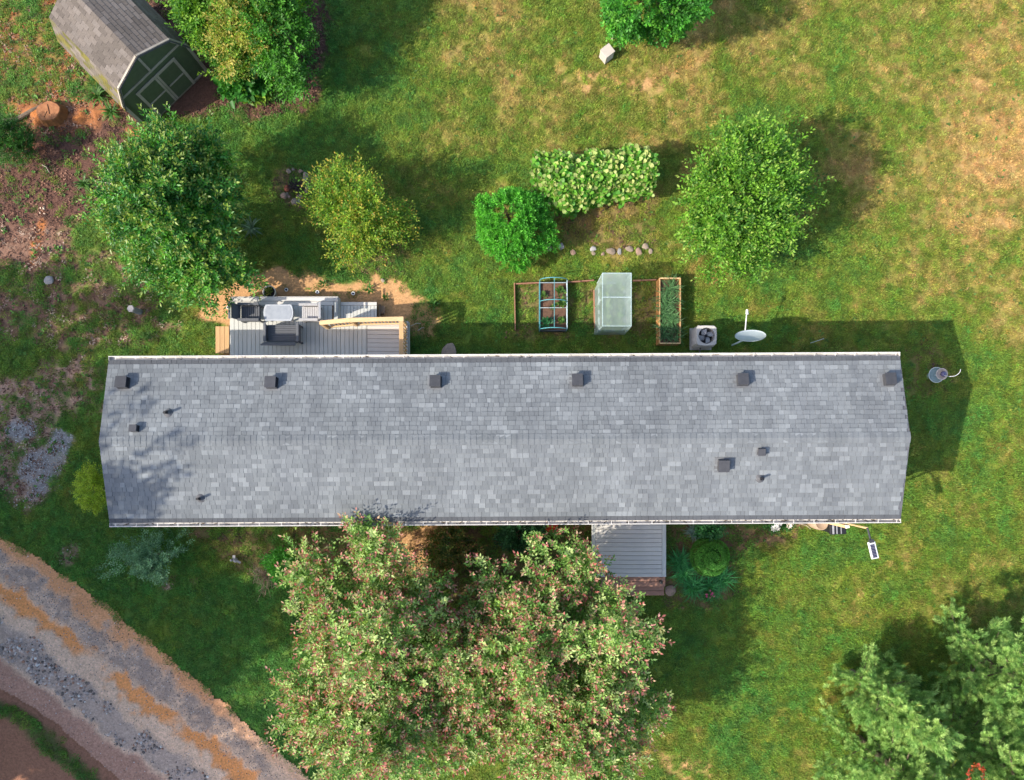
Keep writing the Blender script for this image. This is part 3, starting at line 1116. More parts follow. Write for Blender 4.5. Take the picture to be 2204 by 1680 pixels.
for i in range(4):
    (xa, za), (xb, zb) = (ext[i], ext[i + 1]) if i < 2 else (ext[i + 1], ext[i])
    d = Vector((xb - xa, 0, zb - za)); L = d.length; d.normalize()
    nr = max(3, round(L / .145)); e = L / nr
    nrm = Vector((-d.z, 0, d.x)) if xb > xa else Vector((d.z, 0, -d.x))
    for r_ in range(nr):
        y = y0 + (.15 if r_ % 2 else 0)
        ys_ = [y0] + ([y0 + .15] if r_ % 2 else []) + [y0 + (.15 if r_ % 2 else 0) + .3 * k for k in range(1, 12)]
        ys_ = [t for t in ys_ if t < y1 - .05] + [y1]
        for ya, yb in zip(ys_[:-1], ys_[1:]):
            p0 = Vector((xa, 0, za)) + d * (r_ * e); p1 = p0 + d * (e + .01)
            h = .014
            steep = i in (0, 3)
            c = rs.choice(MOSSC) if (i == 0 and rs.random() < .8) else rs.choice(SCOL)
            k = rs.uniform(.85, 1.15)
            c = tuple(x * k for x in c)
            g = .004
            q = [p0 + nrm * h + Vector((0, ya + g, 0)), p0 + nrm * h + Vector((0, yb - g, 0)), p1 + nrm * .003 + Vector((0, yb - g, 0)), p1 + nrm * .003 + Vector((0, ya + g, 0)),
                 p0 - nrm * .003 + Vector((0, ya + g, 0)), p0 - nrm * .003 + Vector((0, yb - g, 0))]
            cc = MB().add(q, [(0, 1, 2, 3), (4, 5, 1, 0), (5, 2, 1), (4, 0, 3)], c)
            cc.build('shingle', MOSSY, srf)
leafm = MB().add([(0, 0, 0), (.05, .03, .01), (.09, 0, 0), (.04, -.04, .012)], [(0, 1, 2, 3)])
tag(leafm.build('fallen_leaf', M('pale_leaf', (.75, .62, .52)), loc=(*at(241, 99, 2.5), 2.58)), 'single pale dry leaf lying on the shed roof', 'leaf')

# ------------------------------------------------------------------ back deck
COMPOSITE = M('grey_composite_board', (.50, .50, .47), (.44, .44, .415), rough=.6, scale=4, stretch=(1, .3, 1), bump=.12, bscale=60, vary=.06, dirt=.12)
COMPOSITE_X = M('grey_composite_plank', (.57, .54, .50), (.49, .465, .435), rough=.6, scale=4, stretch=(.3, 1, 1), bump=.12, bscale=60, vary=.05, dirt=.12)
PINE = M('raw_pine', (.68, .47, .26), (.56, .36, .18), rough=.65, scale=5, stretch=(.6, 6, 6), bump=.15, vary=.08)
PINE_Y = M('raw_pine_board', (.50, .31, .15), (.40, .235, .11), rough=.7, scale=5, stretch=(6, .6, 6), bump=.15, vary=.08)
FRAME_W = M('treated_frame', (.24, .17, .11), (.17, .12, .08), rough=.85, bump=.3)
DZ_ = .62
deck = thing('back_deck', 'grey board deck with a pale pine railing behind the house', 'deck', (0, 0, 0))
gap = .010


def board(mbx, name, mat, par, x0, x1, y0, y1, z, th=.026):
    w, d = x1 - x0 - gap, y1 - y0 - gap
    o = MB().box(0, 0, 0, w, d, th).build(name, mat, par, loc=((x0 + x1) / 2, (y0 + y1) / 2, z - th / 2), bevel=.003)
    return o


XL, XM, XR = -9.22, -5.62, -3.28
YF, YS, YB = 4.96, 4.14, 2.36
# substructure
fr = MB()
fr.box((XL + XM) / 2, (YF + YB) / 2, DZ_ - .16, XM - XL - .06, YF - YB - .06, .24)
fr.box((XM + XR) / 2, (YS + YB) / 2, DZ_ - .16, XR - XM - .06, YS - YB - .06, .24)
for x in (XL + .15, -7.4, XM - .15):
    for y in (YF - .15, YB + .2):
        fr.box(x, y, .22, .1, .1, .46)
for x in (-4.4, XR - .15):
    for y in (YS - .15, YB + .2):
        fr.box(x, y, .22, .1, .1, .46)
fr.build('deck_frame', FRAME_W, deck)
for (a, b, c, d) in ((XL - .02, XL, YB, YF), (XM, XM + .02, YS + .02, YF), (XR, XR + .02, YB, YS)):
    board(None, 'rim_board', COMPOSITE, deck, a, b + gap, c, d, DZ_ - .028, .26)
board(None, 'rim_board', COMPOSITE_X, deck, XL, XM, YF, YF + .02 + gap, DZ_ - .028, .26)
board(None, 'rim_board', COMPOSITE_X, deck, XM + .02, XR, YS, YS + .02 + gap, DZ_ - .028, .26)
# border boards, then the field
board(None, 'deck_board', COMPOSITE, deck, XL, XL + .14, YB, YF - .28, DZ_)
board(None, 'deck_board', COMPOSITE_X, deck, XL, XM, YF - .14, YF, DZ_)
board(None, 'deck_board', COMPOSITE_X, deck, XL, XM - .14, YF - .28, YF - .14, DZ_)
board(None, 'deck_board', COMPOSITE, deck, XM - .14, XM, YS, YF - .14, DZ_)
x = XL + .14
while x < -4.66:
    x2 = min(x + .142, -4.645)
    top = YF - .28 if x2 < XM - .1 else YS
    if x < XM - .14 < x2:
        top = YS
    board(None, 'deck_board', COMPOSITE, deck, x, x2, YB, top, DZ_)
    x = x2
    if x >= -4.646:
        break
y = YS
while y > YB + .05:
    y2 = max(y - .142, YB)
    board(None, 'deck_board', COMPOSITE_X, deck, -4.645, XR, y2, y, DZ_)
    y = y2
# lower landing to the right, and the rough step below it
lx0, lx1, ly0, ly1 = XM + .03, -4.36, YS + .03, 4.84
MB().box((lx0 + lx1) / 2, (ly0 + ly1) / 2, .28, lx1 - lx0 - .05, ly1 - ly0 - .05, .22).build('landing_frame', FRAME_W, deck)
x = lx0
while x < lx1 - .03:
    x2 = min(x + .114, lx1)
    board(None, 'landing_board', COMPOSITE, deck, x, x2, ly0, ly1 - .12, .42)
    x = x2
board(None, 'landing_board', COMPOSITE_X, deck, lx0, lx1, ly1 - .12, ly1, .42)
st = MB()
st.box(-4.22, 4.62, .20, .20, .26, .04)
st.box(-4.22, 4.50, .09, .05, .05, .18)
st.box(-4.22, 4.72, .09, .05, .05, .18)
st.box(-4.30, 4.48, .19, .06, .62, .14)
st.build('rough_step', FRAME_W, deck)
# railing: posts, sloping and level hand rail, lower rail and balusters
RT = DZ_ + .98
ra, rb, rc, re = (-5.95, 3.93, RT), (-5.0, 4.02, RT), (-3.36, 4.06, RT), (-3.36, 2.42, RT)


def off(p, dz):
    return (p[0], p[1], p[2] + dz)


MB().beam(ra, off(rb, 0), .14, .038).build('hand_rail', PINE, deck, bevel=.004)
MB().beam(off(rb, -.001), (rc[0] + .07, rc[1], rc[2] - .001), .14, .038).build('hand_rail', PINE, deck, bevel=.004)
MB().beam((rc[0], rc[1] - .072, rc[2]), re, .14, .038).build('hand_rail', PINE_Y, deck, bevel=.004)
for a, b, mt in ((ra, rb, PINE), (rb, rc, PINE), (rc, re, PINE_Y)):
    MB().beam(off(a, -.88), off(b, -.88), .04, .088).build('lower_rail', mt, deck)
    MB().beam(off(a, -.07), off(b, -.07), .04, .088).build('upper_rail', mt, deck)
bal = MB().box(0, 0, 0, .036, .036, .88).mesh('baluster', PINE)
for a, b, k in ((ra, rb, 8), (rb, rc, 14), (rc, re, 14)):
    for i in range(k):
        t = (i + .5) / k
        dxy = Vector(b) - Vector(a)
        s = Vector((dxy.y, -dxy.x, 0)).normalized() * -.042
        p = Vector(a) + dxy * t + s
        put('baluster', bal, deck, (p.x, p.y, RT - .49))
pm = MB().box(0, 0, 0, .09, .09, RT - .04).mesh('rail_post', PINE)
for p in (ra, rb, rc, re):
    put('rail_post', pm, deck, (p[0], p[1], (RT - .04) / 2 + .001))
tag(MB().box(0, 0, 0, .74, .40, .014).build('doormat', M('black_mat', (.022, .022, .026), rough=.95, bump=.8), loc=(-3.93, 2.80, DZ_ + .009)),
    'black doormat lying by the house at the right end of the grey deck', 'doormat')

wstep = thing('wooden_step', 'low step of raw pine boards against the left side of the deck', 'step', (-9.60, 3.58, 0))
for k in range(3):
    board(None, 'board', PINE_Y, wstep, -.23 + k * .154, -.23 + (k + 1) * .154, -.46, .46, .32, .035)
MB().box(0, 0, .14, .40, .84, .28).build('base', FRAME_W, wstep)

# ------------------------------------------------------------------ deck furniture
RESIN = M('charcoal_resin', (.105, .108, .118), (.085, .088, .096), rough=.55, bump=.2, bscale=120, vary=.04)
RESIN_L = M('grey_resin', (.40, .385, .385), (.34, .33, .33), rough=.55, bump=.2, bscale=120)
TABLE_M = M('pale_grey_resin_top', (.36, .375, .40), (.30, .315, .34), rough=.45, scale=9, bump=.1)


def seat_unit(name, label, cat, loc, rz, w, mat, d=.66, group=None):
    """local y points the way the sitter faces"""
    t = thing(name, label, cat, loc, rz, group)
    s = MB()
    s.box(0, .02, .33, w - .16, d - .12, .06)
    nsl = 9
    for k in range(nsl):
        y = -d / 2 + .12 + k * (d - .20) / (nsl - 1)
        s.box(0, y, .385, w - .17, (d - .20) / (nsl - 1) - .014, .03)
    s.build('seat', mat, t)
    b = MB()
    m = Matrix.Rotation(R(14), 3, 'X')
    nb = 8
    for k in range(nb):
        z = .42 + k * .058
        b.box(0, -d / 2 + .06 - (z - .40) * math.tan(R(14)), z, w - .10, .035, .050, m=m)
    b.box(0, -d / 2 + .03 - .53 * math.tan(R(14)), .90, w - .04, .06, .045, m=m)
    b.build('backrest', mat, t, bevel=.008)
    for sx in (-1, 1):
        a = MB()
        a.box(sx * (w / 2 - .045), .02, .60, .085, d - .04, .035)
        a.box(sx * (w / 2 - .045), .02, .40, .03, d - .12, .36)
        a.build('armrest', mat, t, bevel=.01)
        for sy in (-1, 1):
            MB().box(sx * (w / 2 - .055), sy * (d / 2 - .07), .16, .055, .055, .32).build('leg', mat, t)
    return t


seat_unit('armchair', 'dark grey slatted armchair at the left end of the deck table', 'armchair', (-8.42, 4.36, DZ_), R(-90), .60, RESIN, .74, 'armchairs on the deck')
seat_unit('armchair', 'paler grey slatted armchair between the deck table and the railing', 'armchair', (-6.42, 4.35, DZ_), R(90), .58, RESIN_L, .66, 'armchairs on the deck')
seat_unit('loveseat', 'wide charcoal slatted loveseat facing the low deck table', 'loveseat', (-7.33, 3.68, DZ_), 0, 1.16, RESIN, .66)
tb = thing('coffee_table', 'pale grey low table with bowed ends between the deck chairs', 'table', (-7.47, 4.36, DZ_))
pts = []
for k in range(9):
    a = -1 + k / 4
    pts.append((.42 + .07 * (1 - a * a), a * .27))
pts += [(-x, -y) for x, y in pts]
MB().prism(pts, .40, .435).build('tabletop', TABLE_M, tb, bevel=.008)
MB().prism([(x * .88, y * .80) for x, y in pts], .4355, .441).build('top_inlay', M('frosted_inlay', (.36, .38, .415), (.27, .29, .325), rough=.25, scale=5), tb)
MB().box(0, 0, .365, .74, .42, .06).build('apron', RESIN_L, tb)
for sx in (-1, 1):
    for sy in (-1, 1):
        MB().box(sx * .36, sy * .20, .2, .05, .05, .40).build('leg', RESIN_L, tb)

# pot and solar lights by the deck edge
POT = M('pale_pot', (.62, .58, .50), (.52, .48, .42), rough=.7)
pot = thing('plant_pot', 'round pale rimmed pot with a small green plant behind the deck', 'plant pot', (*at(581, 630, .3), 0))
MB().lathe([(0, 0), (.15, 0), (.205, .36), (.22, .36), (.22, .39), (.195, .39), (.19, .30), (0, .30)], 28).build('pot', POT, pot, True)
MB().lathe([(0, .31), (.19, .305)], 20).build('soil', M('dark_soil', (.035, .028, .02), rough=1), pot)


def spray(name, cz, n, L, W, cols, up=.8, mat=None, spread=.03, broad=False, seed=0):
    rg = np.random.default_rng(seed)
    az = rg.uniform(0, 6.28, n); el = rg.uniform(.1, 1.0, n) ** .8 * up * 1.4
    D = np.stack([np.cos(az) * np.cos(el), np.sin(az) * np.cos(el), np.sin(el)], 1)
    P = np.stack([rg.normal(0, spread, n), rg.normal(0, spread, n), np.full(n, cz)], 1) + D * rg.uniform(0, L, (n, 1)) * .5
    Nn = np.stack([-np.cos(az) * np.sin(el), -np.sin(az) * np.sin(el), np.cos(el)], 1)
    c = np.array(cols)[rg.integers(0, len(cols), n)] * rg.uniform(.7, 1.35, (n, 1))
    return leaf_mesh(name, P, D, Nn, L * rg.uniform(.7, 1.2, n), W, c, mat or LEAF, broad)


put('plant', spray('plant', .36, 42, .15, .045, [(.16, .22, .04), (.10, .17, .04), (.28, .26, .06)], seed=3), pot)
sd_ring = MB().lathe([(.038, .128), (.052, .132), (.062, .120), (.062, .09), (.03, .085)], 18).mesh('ring', M('white_plastic', (.78, .78, .78), rough=.4, bump=0))
sd_cell = MB().lathe([(0, .126), (.041, .127), (.041, .10)], 16).mesh('solar_cell', M('solar_cell', (.02, .022, .05), rough=.2, bump=0))
sd_stake = MB().tube([(0, 0, -.02), (0, 0, .09)], .012, 6).mesh('stake', BLACK)
for (u, v, lab) in [(616, 624, 'round solar light in the shadow beside the pale plant pot'), (683, 629, 'round solar light midway along the back edge of the deck'),
                    (760, 632, 'round solar light behind the lower landing of the deck'), (491, 662, 'round solar light by the back left corner of the deck')]:
    t = thing('solar_light', lab, 'solar light', (*at(u, v, .12), 0), group='small solar lights round the deck')
    put('ring', sd_ring, t); put('solar_cell', sd_cell, t); put('stake', sd_stake, t)

# ------------------------------------------------------------------ front porch
porch = thing('front_porch', 'grey board porch with reddish wooden steps on the front of the house', 'porch', (0, 0, 0))
px0, px1, py0, py1 = 2.84, 5.33, -4.38, -2.06
MB().box((px0 + px1) / 2, (py0 + py1) / 2, .45, px1 - px0 - .06, py1 - py0 - .06, .26).build('porch_frame', FRAME_W, porch)
pf = MB()
for x in (px0 + .1, px1 - .1):
    for y in (py0 + .1, py1 - .15):
        pf.box(x, y, .17, .1, .1, .34)
pf.build('porch_post', FRAME_W, porch)
for a, b in ((px0, px0 + .14), (px1 - .14, px1)):
    board(None, 'porch_board', COMPOSITE, porch, a, b, py0, py1, DZ_)
y = py1
while y > py0 + .02:
    y2 = max(y - .146, py0)
    if y2 - py0 < .06:
        y2 = py0
    board(None, 'porch_board', COMPOSITE_X, porch, px0 + .14, px1 - .14, y2, y, DZ_)
    y = y2
REDWOOD = M('red_stained_wood', (.36, .19, .13), (.27, .135, .095), rough=.7, scale=5, stretch=(.6, 6, 6), bump=.2, vary=.1)
for k, (z, ya, yb) in enumerate(((.42, py0 - .36, py0 - .012), (.22, py0 - .70, py0 - .36))):
    for j in range(2):
        h = (yb - ya) / 2
        board(None, 'step_tread', REDWOOD, porch, px0 + .3, px1 + .02, ya + j * h, ya + (j + 1) * h, z, .04)
    MB().box((px0 + .3 + px1 + .02) / 2, yb - .02, z / 2 - .02, px1 - px0 - .32, .025, z - .045).build('step_riser', REDWOOD, porch)
    for x in (px0 + .36, px1 - .05):
        MB().box(x, (ya + yb) / 2 + .01, (z - .045) / 2, .045, yb - ya - .06, z - .05).build('stringer', REDWOOD, porch)
lt = thing('lantern', 'small dark metal lantern on the right end of the porch step', 'lantern', (5.17, py0 - .18, .42))
MB().lathe([(0, .0), (.055, .0), (.055, .02), (.04, .03), (.04, .15), (.06, .16), (.02, .21), (0, .215)], 10).build('body', M('lantern_metal', (.14, .14, .15), rough=.35, metal=.6), lt, True)
MB().tube([(-.03, 0, .20), (-.025, 0, .25), (.025, 0, .25), (.03, 0, .20)], .005, 6).build('handle', BLACK, lt)

# ------------------------------------------------------------------ kitchen garden
BOARD = M('red_brown_board', (.32, .16, .10), (.22, .11, .07), rough=.85, scale=6, bump=.4, vary=.1)
for (u0, v0, u1, v1, lab) in [(1107, 610, 1109, 712, 'long thin brown board edging running towards the house left of the beds'),
                              (1110, 612, 1168, 609, 'thin brown edging board between the lone board and the hooped bed'),
                              (1214, 609, 1278, 604, 'thin brown edging board between the hooped bed and the net tent'),
                              (1278, 625, 1280, 706, 'thin pale board edging along the left foot of the net tent'),
                              (1362, 605, 1412, 603, 'thin brown edging board between the net tent and the planter box')]:
    a, b = at(u0, v0, .08), at(u1, v1, .08)
    tag(MB().beam((*a, .07), (*b, .06), .036, .15).build('edging_board', BOARD), lab, 'edging board', 'garden edging boards')

TEAL = M('teal_coated_steel', (.10, .33, .36), (.08, .27, .30), rough=.4, bump=0)
PALE_STEEL = M('pale_galvanised_steel', (.50, .60, .64), (.42, .52, .56), rough=.4, bump=0)
SOILM = M('bed_soil', (.15, .085, .055), (.09, .05, .035), rough=1, scale=14, bump=1, bscale=40)
hb = thing('hooped_bed', 'narrow dark raised bed under a bare teal hoop frame', 'raised bed', (0, 0, 0))
bx0, bx1, by0, by1 = 1.12, 2.03, 3.90, 5.53
wl = MB()
wl.box((bx0 + bx1) / 2, by0, .14, bx1 - bx0, .03, .28)
wl.box((bx0 + bx1) / 2, by1, .14, bx1 - bx0, .03, .28)
wl.box(bx0, (by0 + by1) / 2, .14, .03, by1 - by0 - .032, .28)
wl.box(bx1, (by0 + by1) / 2, .14, .03, by1 - by0 - .032, .28)
wl.build('bed_wall', M('dark_bed_wall', (.05, .06, .065), rough=.5), hb)
MB().box((bx0 + bx1) / 2, (by0 + by1) / 2, .10, bx1 - bx0 - .034, by1 - by0 - .034, .2).build('soil', SOILM, hb)


def hoop(y, h):
    p = [(bx0, y, .02), (bx0, y, h * .62)]
    for k in range(1, 12):
        a = math.pi - k * math.pi / 12
        p.append(((bx0 + bx1) / 2 + math.cos(a) * (bx1 - bx0) / 2, y, h * .62 + math.sin(a) * h * .38))
    return p + [(bx1, y, h * .62), (bx1, y, .02)]


for y in (by0 - .01, (by0 + by1) / 2 + .1, by1 + .01):
    MB().tube(hoop(y, .95), .014, 8).build('hoop', TEAL, hb, True)
for x, z, mt in ((bx0, .59, TEAL), (bx1, .59, PALE_STEEL), ((bx0 + bx1) / 2, .955, TEAL), (bx0 - .01, .30, TEAL), (bx1 + .01, .30, PALE_STEEL)):
    MB().tube([(x, by0, z), (x, by1, z)], .010, 8).build('rail', mt, hb)
for y in (by1 - .02, (by0 + by1) / 2 - .05):
    MB().tube([(bx0, y, .30), (bx1, y, .32)], .010, 8).build('cross_bar', PALE_STEEL, hb)
SEED = [(.07, .17, .045), (.10, .22, .05), (.15, .25, .05)]
for i, (x, y, s, lab) in enumerate([(1.36, 4.12, 1.5, 'bushy dark green vegetable plant in the front corner of the hooped bed'), (1.86, 4.25, .9, 'small green seedling at the front right of the hooped bed'),
                                    (1.88, 4.86, 1.3, 'leafy green plant at mid right of the hooped bed'), (1.85, 5.25, 1.1, 'leafy green plant at the back right of the hooped bed'),
                                    (1.25, 5.1, .8, 'small seedling near the back left of the hooped bed'), (1.55, 4.7, .6, 'tiny seedling in the middle of the hooped bed')]):
    tag(put('vegetable_plant', spray('vegetable_plant', .04, 40, .15, .06, SEED if i else [(.03, .16, .06), (.05, .20, .08)], seed=40 + i), None, (x, y, .20), scale=(s, s, s)),
        lab, 'plant', 'vegetables in the hooped bed')


# net tent
def net_mat():
    m, nt, b = _nt('pale_green_net')
    w = N(nt, 'ShaderNodeTexCoord').outputs['Object']
    n = noise(nt, w, 3, 4)
    c = ramp(nt, n, [(.46, .58, .53), (.60, .70, .66)], [.3, .7])
    nt.links.new(c, b.inputs['Base Color'])
    b.inputs['Roughness'].default_value = .6
    t = N(nt, 'ShaderNodeBsdfTranslucent'); nt.links.new(c, t.inputs[0])
    m1 = N(nt, 'ShaderNodeMixShader'); m1.inputs[0].default_value = .45
    nt.links.new(b.outputs[0], m1.inputs[1]); nt.links.new(t.outputs[0], m1.inputs[2])
    tr = N(nt, 'ShaderNodeBsdfTransparent')
    m2 = N(nt, 'ShaderNodeMixShader'); m2.inputs[0].default_value = .56
    nt.links.new(m1.outputs[0], m2.inputs[1]); nt.links.new(tr.outputs[0], m2.inputs[2])
    nt.links.new(m2.outputs[0], nt.nodes['Material Output'].inputs[0])
    return m


NET = net_mat()
tent = thing('net_tent', 'box shaped pale green netting tent over a vegetable bed', 'net tent', (0, 0, 0))
tx0, tx1, ty0, ty1, TH = 3.10, 4.02, 3.86, 5.56, 1.42
fm = MB()
c8 = [(x, y) for x in (tx0, tx1) for y in (ty0, (ty0 + ty1) / 2 + .08, ty1)]
for x, y in c8:
    MB().tube([(x, y, 0), (x, y, TH)], .012, 8).build('pole', PALE_STEEL, tent)
for y in (ty0, (ty0 + ty1) / 2 + .08, ty1):
    MB().tube([(tx0, y, TH), (tx1, y, TH)], .013, 8).build('pole', PALE_STEEL, tent)
for x in (tx0, tx1):
    MB().tube([(x, ty0, TH), (x, ty1, TH)], .013, 8).build('pole', PALE_STEEL, tent)


def sheet(name, p00, p10, p11, p01, mat, par, n=14, sag=.02, seed=0):
    rg = np.random.default_rng(seed)
    a, b, c, d = map(Vector, (p00, p10, p11, p01))
    nn = (b - a).cross(d - a).normalized()
    vs, fs = [], []
    for j in range(n + 1):
        for i_ in range(n + 1):
            s, t = i_ / n, j / n
            p = (a * (1 - s) + b * s) * (1 - t) + (d * (1 - s) + c * s) * t
            edge = min(1, 6 * min(s, 1 - s, t, 1 - t))
            p = p + nn * (sag * edge * (.5 * math.sin(9 * s + seed) * math.cos(7 * t) - .6) + sag * .25 * rg.normal() * edge)
            vs.append(p)
    for j in range(n):
        for i_ in range(n):
            k = j * (n + 1) + i_
            fs.append((k, k + 1, k + n + 2, k + n + 1))
    return MB().add(vs, fs).build(name, mat, par, True)


e = .016
A, B, C, D_ = (tx0 - e, ty0 - e), (tx1 + e, ty0 - e), (tx1 + e, ty1 + e), (tx0 - e, ty1 + e)
sheet('net_top', (*A, TH + e), (*B, TH + e), (*C, TH + e), (*D_, TH + e), NET, tent, seed=1)
lw = .10
A2, B2, C2, D2 = (tx0 - lw, ty0 - .07), (tx1 + .02, ty0 - .07), (tx1 + .02, ty1 + .04), (tx0 - lw, ty1 - .25)
sheet('net_side', (*A, TH + e), (*A2, .02), (*B2, .02), (*B, TH + e), NET, tent, seed=2)
sheet('net_side', (*B, TH + e), (*B2, .02), (*C2, .02), (*C, TH + e), NET, tent, seed=3)
sheet('net_side', (*C, TH + e), (*C2, .02), (*D2, .02), (*D_, TH + e), NET, tent, seed=4)
sheet('net_side', (*D_, TH + e), (*D2, .02), (*A2, .02), (*A, TH + e), NET, tent, seed=5)
tb2 = thing('vegetable_bed', 'pale walled raised bed of leafy vegetables seen through the net tent', 'raised bed', ((tx0 + tx1) / 2, (ty0 + ty1) / 2, 0))
bw = MB()
for s in (-1, 1):
    bw.box(s * .42, 0, .14, .03, 1.56, .28)
    bw.box(0, s * .79, .14, .81, .03, .28)
bw.build('bed_wall', PALE_STEEL, tb2)
MB().box(0, 0, .10, .80, 1.54, .2).build('soil', SOILM, tb2)
for i in range(10):
    tag(put('vegetable_plant', spray('vegetable_plant', .04, 44, .17, .08, [(.12, .22, .05), (.20, .28, .07), (.08, .17, .05)], broad=True, seed=60 + i), None,
            ((tx0 + tx1) / 2 + (-.22 if i % 2 else .2), ty0 + .2 + (i // 2) * .32, .20), scale=(1.2, 1.2, 1.2)),
        'leafy vegetable under the net tent, %s in the %s row' % (('nearest the house', 'second from the house', 'in the middle', 'second from the back', 'furthest from the house')[i // 2], ('left', 'right')[i % 2]), 'plant', 'vegetables under the net tent')

CEDAR = M('orange_cedar', (.50, .24, .09), (.40, .18, .065), rough=.65, scale=5, stretch=(5, .7, 5), bump=.2, vary=.08)
plb = thing('planter_box', 'tall orange cedar planter box crammed with flopping green onion leaves', 'planter box', (5.48, 4.525, 0))
for s in (-1, 1):
    for k in range(3):
        MB().box(s * .345, 0, .083 + k * .167, .032, 2.20, .160).build('side_plank', CEDAR, plb, bevel=.003)
        MB().box(0, s * 1.085, .083 + k * .167, .655, .032, .160).build('end_plank', CEDAR, plb, bevel=.003)
    MB().box(s * .345, 0, .512, .036, 2.206, .022).build('top_cap', PINE_Y, plb)
    MB().box(0, s * 1.09, .512, .652, .036, .022).build('top_cap', PINE, plb)
MB().box(0, 0, .20, .65, 2.12, .4).build('soil', SOILM, plb)


def straps(name, pts, n, L, W, col, mat=LEAF, droop=1.0, seed=0, el0=(.5, 1.3), seg=5):
    """long arching blades springing from the given points"""
    rg = np.random.default_rng(seed)
    V, F, C = [], [], []
    for px_, py_, pz_ in pts:
        for _ in range(n):
            a = rg.uniform(0, 6.283); e_ = rg.uniform(*el0); l = L * rg.uniform(.6, 1.15)
            p = np.array((px_ + rg.normal(0, .03), py_ + rg.normal(0, .03), pz_))
            sd = np.array((-math.sin(a), math.cos(a), 0))
            c = np.array(col) * rg.uniform(.6, 1.5)
            o = len(V)
            for k in range(seg + 1):
                t = k / seg
                w = W * (1 - t ** 2) * .5 + .001
                V += [p - sd * w, p + sd * w]
                C += [c, c]
                ee = e_ - droop * 1.9 * t * t
                p = p + np.array((math.cos(a) * math.cos(ee), math.sin(a) * math.cos(ee), math.sin(ee))) * l / seg
                p[2] = max(p[2], .015)
            for k in range(seg):
                b_ = o + 2 * k
                F.append((b_, b_ + 1, b_ + 3, b_ + 2))
    V = np.array(V)
    return np_mesh(name, V, 4, np.array(F).ravel(), mat, np.array(C))


pp_ = [(rnd.uniform(-.26, .26), rnd.uniform(-1.0, 1.0), .40) for _ in range(56)]
tag(put('onion_plants', straps('onion_plants', pp_, 11, .46, .020, (.10, .22, .085), seed=8, el0=(.2, 1.2)), None, (5.48, 4.525, 0)),
    'thick flopping green onion leaves filling the cedar planter box', 'plants', kind='stuff')

# ------------------------------------------------------------------ air conditioner, dish, stakes
ACM = M('beige_ac_metal', (.46, .43, .41), (.40, .375, .36), rough=.5, bump=.05, dirt=.1)
ac = thing('air_conditioner', 'square beige air conditioner with a round fan beside the house', 'air conditioner', (6.64, 3.655, 0))
hs_, rr, hh = .34, .265, .76
nseg = 32
vs, fs = [], []
for k in range(nseg):
    a = 2 * math.pi * (k + .5) / nseg
    c_, s_ = math.cos(a), math.sin(a)
    m_ = max(abs(c_), abs(s_)) ** .82
    rr_ = (c_ * c_ + s_ * s_) ** .5
    sx_, sy_ = c_ / m_ * hs_, s_ / m_ * hs_
    sx_ = max(-hs_, min(hs_, sx_)); sy_ = max(-hs_, min(hs_, sy_))
    vs += [(sx_, sy_, .06), (sx_, sy_, hh - .02), (sx_ * .97, sy_ * .97, hh), (rr * c_, rr * s_, hh - .005), (rr * .96 * c_, rr * .96 * s_, hh - .28)]
for k in range(nseg):
    k2 = (k + 1) % nseg
    for j in range(4):
        fs.append((k * 5 + j, k2 * 5 + j, k2 * 5 + j + 1, k * 5 + j + 1))
MB().add(vs, fs).build('cabinet', ACM, ac)
MB().lathe([(0, hh - .27), (.25, hh - .27)], 24).build('fan_well', BLACK, ac)
lvm = MB()
for k in range(14):
    z = .12 + k * .042
    for s in (-1, 1):
        lvm.box(s * (hs_ + .004), 0, z, .012, .52, .014)
        lvm.box(0, s * (hs_ + .004), z, .52, .012, .014)
lvm.build('louvre', ACM, ac)
bl = MB()
bl.add([(.05, -.03, .02), (.22, -.10, .05), (.24, .07, -.02), (.10, .11, -.03), (.05, .05, -.02)], [(0, 1, 2, 3, 4)])
bm_ = bl.mesh('fan_blade', M('fan_blade_grey', (.36, .37, .40), rough=.4))
for k in range(4):
    put('fan_blade', bm_, ac, (0, 0, hh - .10), (0, 0, R(20 + 90 * k)))
MB().lathe([(0, .03), (.05, .03), (.055, -.05)], 16).build('hub', BLACK, ac, loc=(0, 0, hh - .09))
gl = MB()
for r_ in (.06, .11, .16, .21, .255):
    gl.tube([(r_ * math.cos(2 * math.pi * k / 24), r_ * math.sin(2 * math.pi * k / 24), hh + .004) for k in range(25)], .0022, 4)
for k in range(8):
    a = k * math.pi / 4
    gl.tube([(.04 * math.cos(a), .04 * math.sin(a), hh + .006), (.27 * math.cos(a), .27 * math.sin(a), hh + .002)], .003, 4)
gl.build('fan_grille', BLACK, ac)
MB().box(-.01, -.01, .03, .74, .74, .06).build('pad', M('concrete_pad', (.42, .40, .38), rough=.9), ac)

MB().tube([(-.1, -.33, .35), (-.12, -.6, .30), (-.12, -1.2, .45)], .022, 8).build('refrigerant_line', RUBBER, ac)
dish = thing('satellite_dish', 'grey oval satellite dish on a pole with a white feed arm', 'satellite dish', (7.72, 3.44, 0))
DISH = M('dish_grey', (.40, .45, .47), (.36, .41, .43), rough=.45, bump=.02)
MB().tube([(0, 0, 0), (0, 0, 1.35), (.02, -.02, 1.50)], .03, 10).build('pole', PALE_STEEL, dish)
dm_ = Matrix.Rotation(R(8), 3, 'Z') @ Matrix.Rotation(R(-58), 3, 'X')
dvs, dfs = [], []
nr_, ns_ = 7, 36
for side_ in (0, 1):
    for i_ in range(nr_ + 1):
        r_ = i_ / nr_
        for k in range(ns_):
            a = 2 * math.pi * k / ns_
            dvs.append(dm_ @ Vector((.48 * r_ * math.cos(a), .43 * r_ * math.sin(a), .09 * r_ * r_ - .012 * side_)) + Vector((.07, .0, 1.62)))
